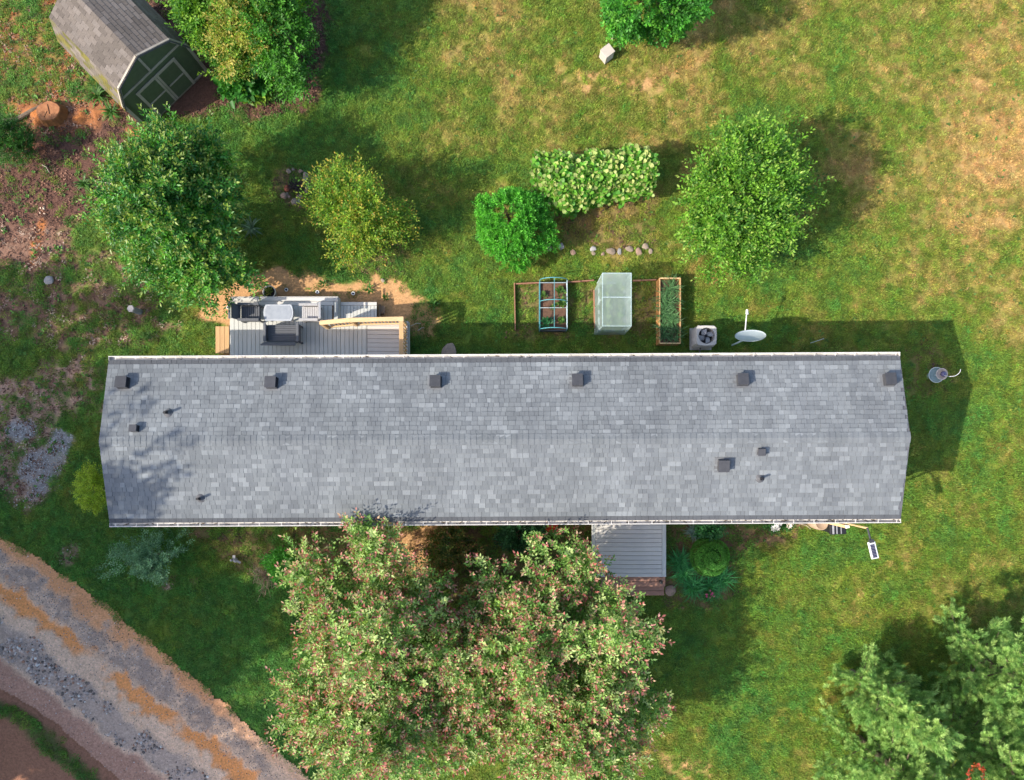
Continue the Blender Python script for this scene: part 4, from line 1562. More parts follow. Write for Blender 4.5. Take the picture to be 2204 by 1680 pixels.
for side_ in (0, 1):
    o_ = side_ * (nr_ + 1) * ns_
    for i_ in range(nr_):
        for k in range(ns_):
            k2 = (k + 1) % ns_
            f = (o_ + i_ * ns_ + k, o_ + i_ * ns_ + k2, o_ + (i_ + 1) * ns_ + k2, o_ + (i_ + 1) * ns_ + k)
            dfs.append(f[::-1] if side_ == 0 else f)
for k in range(ns_):
    k2 = (k + 1) % ns_
    dfs.append((nr_ * ns_ + k, nr_ * ns_ + k2, (2 * nr_ + 1) * ns_ + k2, (2 * nr_ + 1) * ns_ + k))
MB().add(dvs, dfs).build('reflector', DISH, dish, True)
low = dm_ @ Vector((0, .42, .07)) + Vector((.07, 0, 1.62))
tip = Vector((.0, .86, 1.50))
MB().tube([Vector((.02, -.05, 1.40)), low + Vector((0, 0, -.05)), tip], [.02, .02, .017], 8).build('feed_arm', M('white_paint', (.75, .76, .76), rough=.4, bump=0), dish)
MB().tube([tip + Vector((0, .06, .02)), tip + Vector((-.01, -.08, .06))], [.035, .05], 12).build('feed_horn', bpy.data.materials['white_paint'], dish)

tag(MB().tube([(*at(1744, 739, 0), 0), (*at(1773, 729.5, .95), .95)], [.014, .012], 8).build('garden_stake', PALE_STEEL), 'thin grey metal stake standing near the right end of the house', 'stake')

bb = thing('bird_bath', 'glass dish and pottery bowl stacked on a stand with a white hook', 'bird bath', (*at(2000, 810, 0), 0))
GLASSY = M('pale_green_glass', (.26, .31, .28), (.16, .22, .21), rough=.25, spec=.4, bump=0)
CREAM = M('cream_pottery', (.62, .52, .43), (.42, .33, .28), rough=.5, scale=9)
MB().lathe([(.10, 0), (.04, .05), (.035, .25), (.10, .30), (.22, .34), (.255, .40), (.245, .405), (.20, .355), (0, .33)], 26).build('glass_dish', GLASSY, bb, True)
MB().lathe([(.262, .40), (.262, .412), (.245, .412), (.245, .40), (.262, .40)], 26).build('dish_rim', M('pale_rim', (.70, .72, .66), rough=.4), bb)
MB().tube([(0, 0, .32), (0, 0, .62)], .02, 8).build('stem', PALE_STEEL, bb)
MB().lathe([(.03, .60), (.14, .62), (.185, .70), (.195, .70), (.195, .715), (.175, .715), (.13, .65), (0, .63)], 24).build('bowl', CREAM, bb, True)
MB().lathe([(0, .80), (.06, .79), (.09, .75), (.095, .70), (.07, .65)], 20).build('gazing_ball', M('blue_violet_glaze', (.12, .10, .20), rough=.2, spec=.6), bb, True, loc=(.05, 0, 0))
hk = [(.02, -.02, .6), (.05, -.12, 1.05)] + [(.10 + .20 * math.sin(k * .3) , -.12 + .11 * (1 - math.cos(k * .42)) , 1.10 + .02 * k) for k in range(1, 8)]
MB().tube(hk, .009, 6).build('hook', bpy.data.materials['white_plastic'], bb)

ub = thing('utility_box', 'pale beige metal utility box standing in the back lawn', 'utility box', (3.40, 13.28, 0), R(38))
MB().box(0, 0, .22, .35, .33, .44).build('cabinet', M('pale_beige_paint', (.50, .45, .40), (.43, .385, .34), rough=.55, bump=.03, dirt=.15), ub, bevel=.012)
MB().box(0, 0, .448, .38, .36, .016, taper=.96).build('lid', bpy.data.materials['pale_beige_paint'], ub)
MB().box(0, -.168, .25, .27, .008, .32).build('door', bpy.data.materials['pale_beige_paint'], ub)

wc = thing('well_pipe', 'short grey pipe with a pale six sided cap left of the deck', 'pipe', (*at(301, 672, 0), 0))
MB().lathe([(.10, 0), (.10, .56)], 12).build('pipe', M('grey_pipe', (.26, .26, .29), rough=.6), wc)
MB().lathe([(0, .62), (.115, .615), (.125, .60), (.125, .55), (.10, .55)], 6).build('cap', M('pale_cap', (.56, .50, .46), rough=.6), wc)

# ------------------------------------------------------------------ posts, solar lamp and bins by the front right corner
tp = thing('timber_post', 'thick pale timber post topped in line with the gutter at front right', 'post', (*at(1745, 1115, 0), 0), R(10))
MB().box(0, 0, 1.30, .10, .10, 2.60).build('post', PINE, tp, bevel=.006)
MB().box(0, 0, 2.63, .12, .12, .06, taper=.7).build('cap', M('pale_cap_metal', (.7, .66, .58), rough=.5), tp)
sp = thing('solar_street_lamp', 'white solar lamp on a black arm on top of a slim pale pole', 'solar lamp', (*at(1765, 1114, 0), 0))
MB().tube([(0, 0, 0), (0, 0, 3.18)], .032, 10).build('pole', PINE, sp)
lx_, ly_ = sp.location.x, sp.location.y
ax, ay = at(1867, 1139, 3.2); bx_, by_ = at(1874, 1165, 3.35)
MB().tube([(0, 0, 3.12), (ax - lx_, ay - ly_, 3.22), (bx_ - lx_, by_ - ly_, 3.36)], .028, 10).build('arm', DARK_METAL, sp)
cx_, cy_ = at(1880, 1185, 3.42)
ang = math.atan2(by_ - cy_, bx_ - cx_) + math.pi / 2
pm_ = Matrix.Rotation(ang + math.pi, 3, 'Z') @ Matrix.Rotation(R(-8), 3, 'X')
MB().box(cx_ - lx_, cy_ - ly_, 3.40, .22, .50, .05, m=pm_).build('lamp_housing', bpy.data.materials['white_plastic'], sp, bevel=.015)
pv_ = MB()
for i_ in range(2):
    for j in range(9):
        q_ = pm_ @ Vector(((i_ - .5) * .066, -.20 + j * .044, .029))
        pv_.box(cx_ - lx_ + q_.x, cy_ - ly_ + q_.y, 3.40 + q_.z, .062, .038, .006, m=pm_)
pv_.build('solar_panel', M('panel_cells', (.035, .035, .075), rough=.25, bump=0), sp)
MB().box(bx_ - lx_, by_ - ly_, 3.385, .13, .10, .08, m=pm_).build('bracket', DARK_METAL, sp)

bn = thing('wheelie_bin', 'black ribbed bin poking out from under the front gutter', 'bin', (*at(1776, 1124, 0), 0), R(2))
b_ = MB().box(0, 0, .44, .42, .46, .84, taper=1.22)
b_.build('body', BLACK, bn, bevel=.02)
lid = MB().box(0, -.02, .92, .56, .60, .07, taper=.94).build('lid', BLACK, bn, bevel=.02)
for x in (-.17, -.05, .09):
    MB().box(x, -.02, .962, .03 if x > -.1 else .06, .54, .014).build('lid_rib', M('lid_rib_grey', (.30, .30, .32), rough=.5), lid)
for s in (-1, 1):
    MB().tube([(s * .2, .2, .09), (s * .25, .2, .09)], .09, 14).build('wheel', RUBBER, bn)
MB().tube([(-.22, .31, .9), (.22, .31, .9)], .02, 8).build('handle', BLACK, bn)
tn = thing('tan_barrel', 'tan plastic barrel just left of the black bin', 'barrel', (*at(1747, 1122, 0), 0))
MB().lathe([(0, 0), (.20, 0), (.23, .3), (.235, .5), (.22, .78), (.20, .80), (.18, .78), (0, .77)], 24).build('body', M('tan_plastic', (.42, .30, .21), (.36, .25, .17), rough=.6), tn, True)

rt = thing('red_tub', 'bright red round tub under the front gutter behind the pink tipped tree', 'tub', (*at(1181, 1122, 0), 0))
MB().lathe([(0, .02), (.22, .02), (.30, .30), (.32, .31), (.32, .335), (.285, .33), (.21, .06), (0, .05)], 28).build('tub', M('red_plastic', (.55, .045, .015), rough=.4, bump=.05), rt, True)
MB().tube([(.3 * math.cos(a / 6 * math.pi), .1 * math.sin(a / 6 * math.pi) - .25, .34 + .08 * math.sin(a / 6 * math.pi)) for a in range(7)], .014, 8).build('handle', M('orange_plastic', (.65, .16, .03), rough=.4), rt)

# ------------------------------------------------------------------ stones and sticks
RK = [M('pale_field_stone', (.31, .245, .19), (.21, .16, .125), rough=.9, scale=5, bump=.4, vary=.2), M('pink_stone', (.28, .19, .145), (.20, .13, .10), rough=.9, scale=5, bump=.4, vary=.15),
      M('grey_stone', (.33, .32, .32), (.23, .22, .22), rough=.9, scale=5, bump=.4, vary=.15), M('rust_stone', (.25, .08, .045), (.16, .05, .03), rough=.9, scale=5)]


def stone(name, label, u, v, r, mt=0, flat=.6, seed=0, group=None, cat='stone', asp=1.0):
    me = rock_mesh(name, 500 + seed, RK[mt])
    o = put(name, me, None, (*at(u, v, r * flat * .5), r * flat * .45), (0, 0, seed * 1.7), (r * asp, r, r * flat))
    return tag(o, label, cat, group)


fz = .15624
fire = [(155, 215, .11, 0), (215, 190, .08, 0), (320, 215, .10, 1), (380, 270, .13, 0), (375, 322, .11, 0), (520, 335, .08, 3), (405, 450, .11, 1), (388, 492, .09, 1),
        (130, 450, .14, 3), (85, 555, .14, 1), (130, 525, .06, 0), (150, 562, .08, 1), (235, 640, .15, 0), (300, 562, .12, 1), (292, 622, .08, 2)]
wh = ['pale stone at the upper left of the fire ring', 'small pale stone at the top of the fire ring', 'pinkish stone at the upper right of the fire ring', 'large pale stone at the right of the fire ring',
      'tan stone just below the large pale right stone of the fire ring', 'small red stone beside the yellow shrub, right of the fire ring', 'flat pinkish stone on the lower right rim of the fire ring',
      'smaller pinkish stone below the flat one on the fire ring', 'rust red stone on the left rim of the fire ring', 'big pink stone at the lower left of the fire ring', 'tiny pale stone at the lower left of the fire ring',
      'small pink stone inside the lower left of the fire ring', 'largest tan stone at the very bottom of the fire ring', 'pinkish stone at the bottom right of the fire ring', 'grey stone wedged beside the bottom stone of the fire ring']
for k, ((zx, zy, r_, mt), lab) in enumerate(zip(fire, wh)):
    stone('fire_ring_stone', lab, (820 + zx * .2143) / 1.3716, (460 + zy * .2143) / 1.3716, r_ * .85, mt, .7, k, 'stones round the burnt out fire ring', asp=1.15)
fs_ = MB()
for k in range(36):
    a = rnd.uniform(0, 6.28); r_ = rnd.uniform(0, .22)
    c0 = Vector((r_ * math.cos(a), r_ * math.sin(a), rnd.uniform(.02, .14)))
    d0 = Vector((math.cos(a * 3), math.sin(a * 3), rnd.uniform(-.2, .25))) * rnd.uniform(.1, .3)
    fs_.tube([c0 - d0, c0 + d0 * .2 + Vector((0, 0, .02)), c0 + d0], [.012, .011, .006], 5)
tag(fs_.build('burnt_sticks', M('charred_wood', (.05, .038, .035), (.025, .02, .02), rough=.95), loc=(*at(638, 405, 0), 0)), 'tangle of dark burnt sticks inside the stone fire ring', 'sticks', kind='stuff')

row = [(480, 685, .13, 0), (545, 676, .15, 2), (610, 710, .12, 1), (720, 690, .14, 2), (718, 714, .10, 0), (770, 717, .09, 1), (815, 703, .17, 0), (862, 705, .12, 2), (915, 690, .15, 0), (965, 706, .15, 1), (1002, 676, .14, 0), (1032, 704, .11, 0)]
pos = ['at the foot of the round green bush, leftmost of the row', 'dark flat one in the bush shadow, second in the row', 'half buried third stone of the row', 'grey flat stone lying behind a small pale one', 'small pale stone in front of the grey flat one',
       'smallest stone left of the biggest pale one', 'biggest pale stone in the middle of the row', 'grey stone right of the biggest pale one', 'tan stone set back in the right half of the row', 'pinkish angular stone in the right half of the row',
       'pale stone set furthest back near the right end', 'small pale stone at the right end by the yellow green tree']
for k, ((zx, zy, r_, mt), lab) in enumerate(zip(row, pos)):
    stone('border_stone', 'border stone, ' + lab, (1360 + zx * .5445) / 1.3716, (360 + zy * .5445) / 1.3716, r_ * .8, mt, .45, 40 + k, 'rough stones in a row below the vine', asp=1.3)
stone('stone_slab', 'flat mottled stone slab tucked against the house right of the deck', 968, 759, .30, 0, .22, 71, cat='stone slab', asp=1.2)
stone('white_stone', 'small white stone on the orange soil behind the deck', 824, 604, .08, 0, .6, 72)
stone('porch_stone', 'flat pinkish stones beside the bottom porch step', 1443, 1272, .20, 1, .3, 73)
stone('lawn_stone', 'small pale stone at the foot of the bush beside the utility box', 1317, 82, .07, 0, .8, 74)
stone('grey_rock', 'pale grey rock in the weeds near the left picture edge', 105, 605, .17, 2, .5, 75)
stone('mulch_rock', 'pinkish rock at the left foot of the big leafy tree', 283, 430 - 6, .2, 1, .5, 76)

for k, (u, v, u2, v2, lab) in enumerate([(884, 702, 906, 697, 'pale straight stick on bare soil right of the deck railing'), (899, 712, 913, 706, 'short white stick on the red soil right of the deck'),
                                         (196, 388, 330, 420, 'long bare pale branch lying on the brown litter by the shed'), (90, 355, 106, 373, 'thin pale twig among the litter near the left edge'), (1718, 1128, 1746, 1140, 'curved pale stick in the front flower bed')]):
    a, b = at(u, v, .05), at(u2, v2, .05)
    mid = ((a[0] + b[0]) / 2 + .04, (a[1] + b[1]) / 2 + .05)
    tag(MB().tube([(*a, .03), (*mid, .06), (*b, .03)], [.016, .014, .008], 6).build('stick', M('stick_bark%d' % k, (.48, .40, .32), (.34, .27, .2), rough=.9)), lab, 'stick')

stp = thing('tree_stump', 'sawn orange brown tree stump half buried in clay at left', 'stump', (*at(107, 242, .2), 0))
sm = MB()
prof_ = []
for k in range(20):
    a = 2 * math.pi * k / 20
    prof_.append((.37 * (1 + .12 * math.sin(2 * a + 1) + .05 * math.sin(5 * a)) * math.cos(a), .37 * (1 + .12 * math.sin(2 * a + 1) + .05 * math.sin(5 * a)) * math.sin(a)))
vs = [(x * 1.25, y * 1.25, 0) for x, y in prof_] + [(x * 1.02, y * 1.02, .27) for x, y in prof_] + [(x * .95, y * .95, .30) for x, y in prof_]
sm.add(vs, [(i, (i + 1) % 20, 20 + (i + 1) % 20, 20 + i) for i in range(20)] + [(20 + i, 20 + (i + 1) % 20, 40 + (i + 1) % 20, 40 + i) for i in range(20)])
sm.build('trunk_base', M('clay_stained_bark', (.30, .12, .04), (.16, .07, .03), rough=.95, bump=1, bscale=20), stp)
MB().add([(x * .95, y * .95, .30) for x, y in prof_] + [(0, 0, .29)], [(i, (i + 1) % 20, 20) for i in range(20)]).build('sawn_top', M('sawn_wood', (.38, .17, .075), (.26, .10, .045), rough=.9, scale=7, bump=.6), stp)
cr = MB()
cr.box(.02, .06, .302, .018, .34, .008, rot=.2)
cr.box(-.08, -.12, .302, .014, .22, .008, rot=-.4)
cr.build('crack', M('dark_crack', (.03, .015, .01), rough=1), stp)
tag(MB().tube([(*at(-10, 262, 0), .0), (*at(35, 258, .05), .05), (*at(70, 238, .08), .08), (*at(100, 222, .05), .03)], [.05, .07, .07, .04], 8).build('tree_root', BARK),
    'dark root curving from the picture edge to the orange stump', 'root')
gs = thing('garden_ornament', 'small grey stone bird shape on a green tuft in the front lawn', 'ornament', (*at(506, 1206, .1), 0), R(-30))
MB().lathe([(0, 0), (.07, .01), (.09, .08), (.06, .16), (0, .19)], 12).build('body', RK[2], gs, True)
MB().beam((.02, 0, .12), (.22, .03, .14), .07, .03).build('tail', RK[2], gs)
MB().beam((-.04, .02, .13), (-.10, .14, .15), .09, .03).build('wing', RK[2], gs)
MB().lathe([(0, -.05), (.045, -.02), (.045, .02), (0, .05)], 10).build('head', RK[2], gs, True, loc=(-.09, -.04, .18))

# ------------------------------------------------------------------ trees and shrubs
def lobes(rg, k=9, f=2.4):
    return rg.normal(0, f, (k, 3)), rg.uniform(0, 6.28, k)


def lob(dirs, lb, amp):
    w, ph = lb
    return 1 + amp * np.sin(dirs @ w.T + ph).mean(1) * 1.9


def crown_points(rg, n, rad, inner=.5, amp=.28, low=-.35, f=2.6, gap=0.0, power=.5):
    d = norm(rg.normal(size=(int(n * 2.4), 3)))
    d = d[d[:, 2] > low]
    lb = lobes(rg, 9, f)
    r = inner + (1 - inner) * rg.random(len(d)) ** power
    s = lob(d, lb, amp)
    p = d * np.array(rad) * (r * s)[:, None]
    if gap:
        g = lobes(rg, 12, 2.6)
        t = np.sin((p / np.mean(rad) * 3.0) @ g[0].T * .55 + g[1]).mean(1)
        keep = t > np.quantile(t, gap)
        p, d, r = p[keep], d[keep], r[keep]
    return p[:n], d[:n], r[:n]


def shoots(name, rg, P, D, rr, mat, slen=.5, lps=16, L=.1, W=.05, pal=None, tip=None, tipf=.75, up=.35, out=.7, jit=.35, lean=.55, broad=False, fold=.25, grade=None):
    """leafy shoots: leaves set alternately along each one"""
    n = len(P)
    sd = norm(D * out + np.array((0, 0, up)) + rg.normal(0, jit, (n, 3)))
    sl = slen * rg.uniform(.6, 1.3, n)
    a = norm(np.cross(sd, rg.normal(size=(n, 3)))); b = np.cross(sd, a)
    t = (np.arange(lps) + .5) / lps
    ang = np.arange(lps) * 2.399
    tt = np.broadcast_to(t[None, :], (n, lps))
    radial = a[:, None, :] * np.cos(ang)[None, :, None] + b[:, None, :] * np.sin(ang)[None, :, None]
    pos = P[:, None, :] + sd[:, None, :] * (sl[:, None] * (tt - .55))[..., None] + radial * .02
    ld = norm(radial + sd[:, None, :] * (lean + .9 * tt[..., None] ** 3) + rg.normal(0, .25, (n, lps, 3)))
    nn = norm(np.array((0, 0, 1.0)) + sd[:, None, :] * .5 + rg.normal(0, .38, (n, lps, 3)))
    pal = np.array(pal)
    ci = rg.integers(0, len(pal), n)
    col = pal[ci][:, None, :] * rg.uniform(.78, 1.25, (n, 1, 1)) * rg.uniform(.72, 1.32, (n, lps, 1))
    if tip is not None:
        tp = np.array(tip)
        tc = tp[rg.integers(0, len(tp), (n, lps))] * rg.uniform(.75, 1.25, (n, lps, 1))
        use = (tt > tipf) & (rg.random((n, 1)) < .75) & (rr[:, None] > .62)
        col = np.where(use[..., None], tc, col)
    LL = (L * rg.uniform(.65, 1.25, (n, lps))).ravel()
    return leaf_mesh(name, pos.reshape(-1, 3), ld.reshape(-1, 3), nn.reshape(-1, 3), LL, LL * (W / L), col.reshape(-1, 3), mat, broad, fold)


def trunk_mesh(rg, base_r, z0, cz, rad, mat, limbs=9, multi=1, twigs=26):
    mb = MB()
    for m_ in range(multi):
        ox, oy = (rg.normal(0, .12, 2) if multi > 1 else (0, 0))
        lean = rg.normal(0, .10 + .10 * (multi > 1), 2)
        top = np.array((ox + lean[0] * cz, oy + lean[1] * cz, cz + rad[2] * .35))
        k = 5
        pts = [np.array((ox, oy, z0 - .1)) + (top - np.array((ox, oy, z0 - .1))) * t + np.append(rg.normal(0, .04, 2), 0) * (t > 0) for t in np.linspace(0, 1, k)]
        rr = [base_r * (1.25, .95, .8, .55, .25)[i] / (1 if multi == 1 else 1.5) for i in range(k)]
        mb.tube([tuple(p) for p in pts], rr, 9)
        for l in range(max(3, limbs // multi)):
            t = rg.uniform(.4, .95)
            s = pts[0] + (pts[-1] - pts[0]) * t
            a = rg.uniform(0, 6.28); e = rg.uniform(.05, .9)
            d = np.array((math.cos(a) * math.cos(e), math.sin(a) * math.cos(e), math.sin(e)))
            ln = rg.uniform(.55, .85)
            en = np.array((0, 0, cz)) + d * np.array(rad) * ln
            mid = (s + en) / 2 + np.array((0, 0, .08 * np.linalg.norm(en - s)))
            r_ = base_r * .42 * (1.2 - t * .6)
            mb.tube([tuple(s), tuple(mid), tuple(en)], [r_, r_ * .65, r_ * .22], 6)
            for q in range(max(1, twigs // limbs)):
                d2 = norm(d + rg.normal(0, .6, 3)); e2 = mid + (en - mid) * rg.uniform(.1, .9)
                e3 = e2 + d2 * np.mean(rad) * rg.uniform(.15, .35)
                mb.tube([tuple(e2), tuple(e3)], [r_ * .3, r_ * .1], 4)
    return mb.mesh('trunk', mat)


def tree(name, label, cat, u, v, zc, rad, n, pal, seed, tip=None, L=.1, W=.05, slen=.5, lps=16, mat=LEAF, trunk=.09, bark=None, group=None, ground_uv=None, multi=1,
         inner=.5, amp=.28, low=-.35, gap=.12, f=2.6, extra=None, broad=False, clump=0, csize=.38, hole=0, **kw):
    """crown centre seen at (u, v) at height zc, radii in metres"""
    rg = np.random.default_rng(seed)
    cx, cy = at(u, v, zc)
    t = thing(name, label, cat, (cx, cy, 0), 0, group)
    P, D, rr = crown_points(rg, n, rad, inner, amp, low, f, gap)
    for (dx, dy, dz, r2, n2) in (extra or []):
        P2, D2, r3 = crown_points(rg, n2, r2, inner, amp, low, f, gap)
        P = np.concatenate([P, P2 + np.array((dx, dy, dz))]); D = np.concatenate([D, D2]); rr = np.concatenate([rr, r3])
    if clump:                          # gather the shoots into boughs with gaps between them
        n_ = len(P)
        out_ = np.flatnonzero(rr > .55)
        ci = rg.choice(out_, min(clump, len(out_)), replace=False)
        own = rg.integers(0, len(ci), n_)
        o_ = np.clip(rg.normal(size=(n_, 3)), -1.7, 1.7) * csize * np.array((1, 1, .8)) * rg.uniform(.6, 1.25, len(ci))[own][:, None]
        stay = rg.random(n_) < .22
        dn = norm(D[ci][own] + o_ / csize * .45)
        P = np.where(stay[:, None], P, P[ci][own] + o_)
        D = np.where(stay[:, None], D, dn)
        rr = np.where(stay, rr, np.where((o_ * D).sum(1) > -.02, .9, .4))
    if hole:
        far_ = np.hypot(P[:, 0] + .12, P[:, 1] - .02) > hole
        P, D, rr = P[far_], D[far_], rr[far_]
    P = P + np.array((0, 0, zc))
    ok = P[:, 2] > .08
    P, D, rr = P[ok], D[ok], rr[ok]
    put('crown', shoots('crown', rg, P, D, rr, mat, slen, lps, L, W, pal, tip, broad=broad, **kw), t)
    put('trunk', trunk_mesh(rg, trunk, 0, zc, rad, bark or BARK, multi=multi), t)
    return t


G_BRIGHT = [(.085, .235, .022), (.13, .30, .028), (.06, .18, .02), (.19, .34, .03)]
G_DEEP = [(.04, .15, .024), (.055, .19, .028), (.07, .23, .032), (.035, .12, .022)]
G_LEAFY = [(.045, .185, .024), (.065, .235, .028), (.105, .31, .030), (.035, .14, .022)]
G_YEL = [(.16, .30, .022), (.21, .36, .028), (.11, .24, .02), (.30, .35, .035), (.08, .20, .02)]
G_YG = [(.115, .28, .022), (.16, .34, .028), (.08, .22, .02), (.06, .165, .018)]

tree('leafy_tree', 'big leafy green tree standing between the shed and the deck', 'tree', 380, 444, 2.6, (1.62, 1.72, 2.0), 1800, G_LEAFY, 1, tip=[(.17, .26, .04), (.22, .30, .05)], tipf=.8,
     L=.13, W=.057, slen=.8, lps=24, mat=LEAF_GLOSSY, trunk=.11, amp=.34, inner=.30, gap=.10, up=.25, clump=85, csize=.34,
     extra=[(.1, 2.0, .2, (.22, .75, .5), 70), (.75, 1.5, 0, (.35, .6, .5), 60), (.75, -1.75, -.7, (1.0, .85, .9), 260), (-.3, -1.55, -.6, (.9, .7, .8), 140)])
tree('yellow_shrub', 'loose yellow green shrub tree left of the round bush, behind the deck', 'shrub', 775, 452, 1.5, (1.34, 1.2, 1.2), 1100, G_YEL, 2, tip=[(.36, .36, .05), (.38, .27, .04), (.28, .38, .04)], tipf=.8,
     L=.095, W=.042, slen=.62, lps=15, trunk=.06, multi=3, amp=.34, inner=.2, gap=.2, clump=60, csize=.26, out=.85, up=.3, bark=PALE_BARK, extra=[(-.2, -1.0, -.4, (.55, .6, .6), 60), (.5, -.95, -.5, (.4, .6, .5), 50), (-.9, .3, .0, (.6, .6, .5), 60)])
tree('round_bush', 'dense round bright green bush with a dark open middle', 'bush', 1105, 484, 1.2, (1.26, 1.12, .95), 1250, [(.085, .34, .026), (.12, .42, .036), (.06, .27, .022)], 3,
     L=.072, W=.042, slen=.28, lps=20, trunk=.05, multi=4, amp=.24, inner=.62, low=-.2, gap=.10, f=3.6, hole=.20, bark=DARK_TWIG, extra=[(.1, -1.0, -.5, (.5, .45, .5), 90)])
tree('apple_tree', 'wide yellow green fruit tree right of the vine, over the planter box', 'tree', 1592, 434, 2.25, (1.86, 1.70, 1.5), 1850, G_YG, 4, tip=[(.20, .37, .04), (.27, .38, .07), (.17, .34, .036)], tipf=.8,
     L=.115, W=.058, slen=.72, lps=16, trunk=.10, amp=.38, inner=.25, gap=.15, clump=95, csize=.30, up=.25, extra=[(.1, -1.6, -.7, (1.0, .75, .7), 200), (1.75, .1, 0, (.75, .5, .5), 110), (-.1, 1.75, .1, (.8, .5, .6), 120)])
tree('dense_tree', 'dense bright green tree cut by the top edge beside the utility box', 'tree', 1402, -20, 2.2, (1.62, 1.45, 1.9), 1500, [(.05, .22, .022), (.07, .28, .03), (.12, .35, .035), (.04, .165, .02)], 5,
     L=.11, W=.07, slen=.42, lps=18, trunk=.09, amp=.30, inner=.5, low=-.6, gap=.12, f=3)

# the vine on its trellis: broad leaves
rg = np.random.default_rng(6)
vine = thing('grape_vine', 'pale broad leaved vine sprawling over a trellis in a long mound', 'vine', (2.80, 8.65, 0))
n = 1900
x = rg.uniform(-1.9, 1.9, n)
hw_ = .76 * (1 - .10 * np.sin(x * 2.2 + .4)) * np.sqrt(np.clip(1 - (np.abs(x) / 2.08) ** 5, 0.1, 1))
cyv = .06 - .12 * np.cos(x * 1.5 + .3) * (np.abs(x) > .2) + .10 * np.sin(x * 1.9)
yy = rg.uniform(-1, 1, n)
z = 1.15 + .62 * np.sqrt(np.clip(1 - yy ** 2, 0, 1)) * rg.uniform(.55, 1.08, n) + .03 * np.sin(x * 5)
y = cyv + yy * hw_ * (1 + .06 * np.sin(x * 6 + 1))
low_ = rg.random(n) < .18
z = np.where(low_, rg.uniform(.3, 1.2, n), z)
P = np.stack([x, y, z], 1); D = norm(np.stack([x * .15, yy * .8, np.full(n, .7)], 1))
put('crown', shoots('crown', rg, P, D, np.ones(n), LEAF, .36, 7, .125, .13, [(.16, .37, .04), (.23, .45, .065), (.09, .28, .035), (.14, .35, .04)], [(.42, .46, .16), (.36, .46, .14)], .86, .6, .6, .4, .4, True, .10), vine)
tv = MB()
for xx in (-1.9, 0, 1.9):
    tv.box(xx, 0, .72, .09, .09, 1.45)
for yy_ in (-.3, .3):
    tv.box(0, yy_, 1.42, 3.9, .04, .07)
tv.build('trellis', PALE_BARK, vine)
vt = MB()
for k in range(7):
    xx = rg.uniform(-1.8, 1.8)
    vt.tube([(xx, rg.normal(0, .1), 0), (xx + .1, -.1, .6), (xx - .2, .1, 1.2), (xx + .5, .0, 1.45)], [.035, .03, .022, .012], 6)
vt.build('stem', TWIG, vine)

# bushes beside the shed
tree('tall_bush', 'bright green leafy bush behind the shed ridge at the top edge', 'bush', 450, 14, 1.8, (1.15, 1.0, 1.5), 900, G_BRIGHT, 10, L=.125, W=.06, slen=.5, lps=15, inner=.4, amp=.35, low=-.7, gap=.15, clump=38, csize=.26, group='bushes beside the shed')
tree('tall_bush', 'yellow and olive flecked bush at the top edge, second from the shed', 'bush', 530, 60, 2.0, (1.0, 1.2, 1.4), 820, [(.16, .29, .03), (.28, .34, .05), (.10, .24, .025), (.36, .32, .06)], 11, tip=[(.40, .33, .08), (.3, .32, .06)],
     L=.11, W=.05, slen=.55, lps=15, inner=.4, amp=.4, low=-.7, gap=.2, clump=38, csize=.26, group='bushes beside the shed')
tree('tall_bush', 'deep green bush at the right end of the bush clump, towards the lawn', 'bush', 605, 85, 1.8, (.95, 1.5, 1.5), 950, [(.06, .21, .02), (.09, .28, .028), (.045, .155, .02)], 12, L=.115, W=.055, slen=.5, lps=15, inner=.4, amp=.35, low=-.7, gap=.15, clump=38, csize=.26, group='bushes beside the shed')
tree('tall_bush', 'yellow green bush sticking out past the top edge above the clump', 'bush', 590, -25, 2.2, (1.2, 1.0, 1.5), 700, G_BRIGHT, 13, L=.12, W=.055, slen=.5, lps=14, inner=.4, amp=.35, low=-.6, gap=.15, clump=38, csize=.26, group='bushes beside the shed')
tree('tall_bush', 'dark green bush close against the shed wall', 'bush', 505, 122, 1.1, (.6, .65, .9), 480, G_BRIGHT, 14, L=.10, W=.05, slen=.4, lps=14, inner=.4, amp=.3, low=-.7, clump=38, csize=.26, group='bushes beside the shed')
tree('broadleaf_plant', 'low dark broad leaved plant at the front foot of the bush clump', 'plant', 532, 176, .5, (.85, .55, .55), 230, [(.045, .19, .03), (.065, .24, .036)], 15, L=.26, W=.17, slen=.3, lps=6, inner=.3, low=-.2, broad=True, trunk=.03)
tree('hosta_plant', 'small yellow green leafy plant at the lawn edge of the bush clump', 'plant', 556, 200, .3, (.42, .30, .3), 80, [(.14, .26, .03), (.20, .32, .04)], 16, L=.22, W=.11, slen=.2, lps=6, inner=.2, low=-.1, broad=True, trunk=.02)
tree('feathery_bush', 'feathery dark green bush cut by the left picture edge', 'bush', 22, 302, .9, (.85, .68, .75), 700, [(.035, .13, .018), (.05, .17, .024), (.03, .10, .016)], 17, L=.07, W=.022, slen=.34, lps=22, inner=.4, low=-.3, trunk=.05)
for i, (u, v, s, lab) in enumerate([(208, 205, .45, 'small shaggy green plant at the shed corner by the fallen branch'), (238, 240, .38, 'strappy green plant under the mossy shed eave'), (180, 395, .3, 'small green seedling in the brown litter left of the leafy tree'), (540, 490, .38, 'spiky grey green weed right of the big leafy tree')]):
    tag(put('wild_plant', straps('wild_plant', [(0, 0, .02)], 40, s * 1.3, .05, (.07, .17, .03) if i < 3 else (.16, .25, .15), seed=120 + i, el0=(.1, 1.1)), None, (*at(u, v, .1), 0)), lab, 'plant')
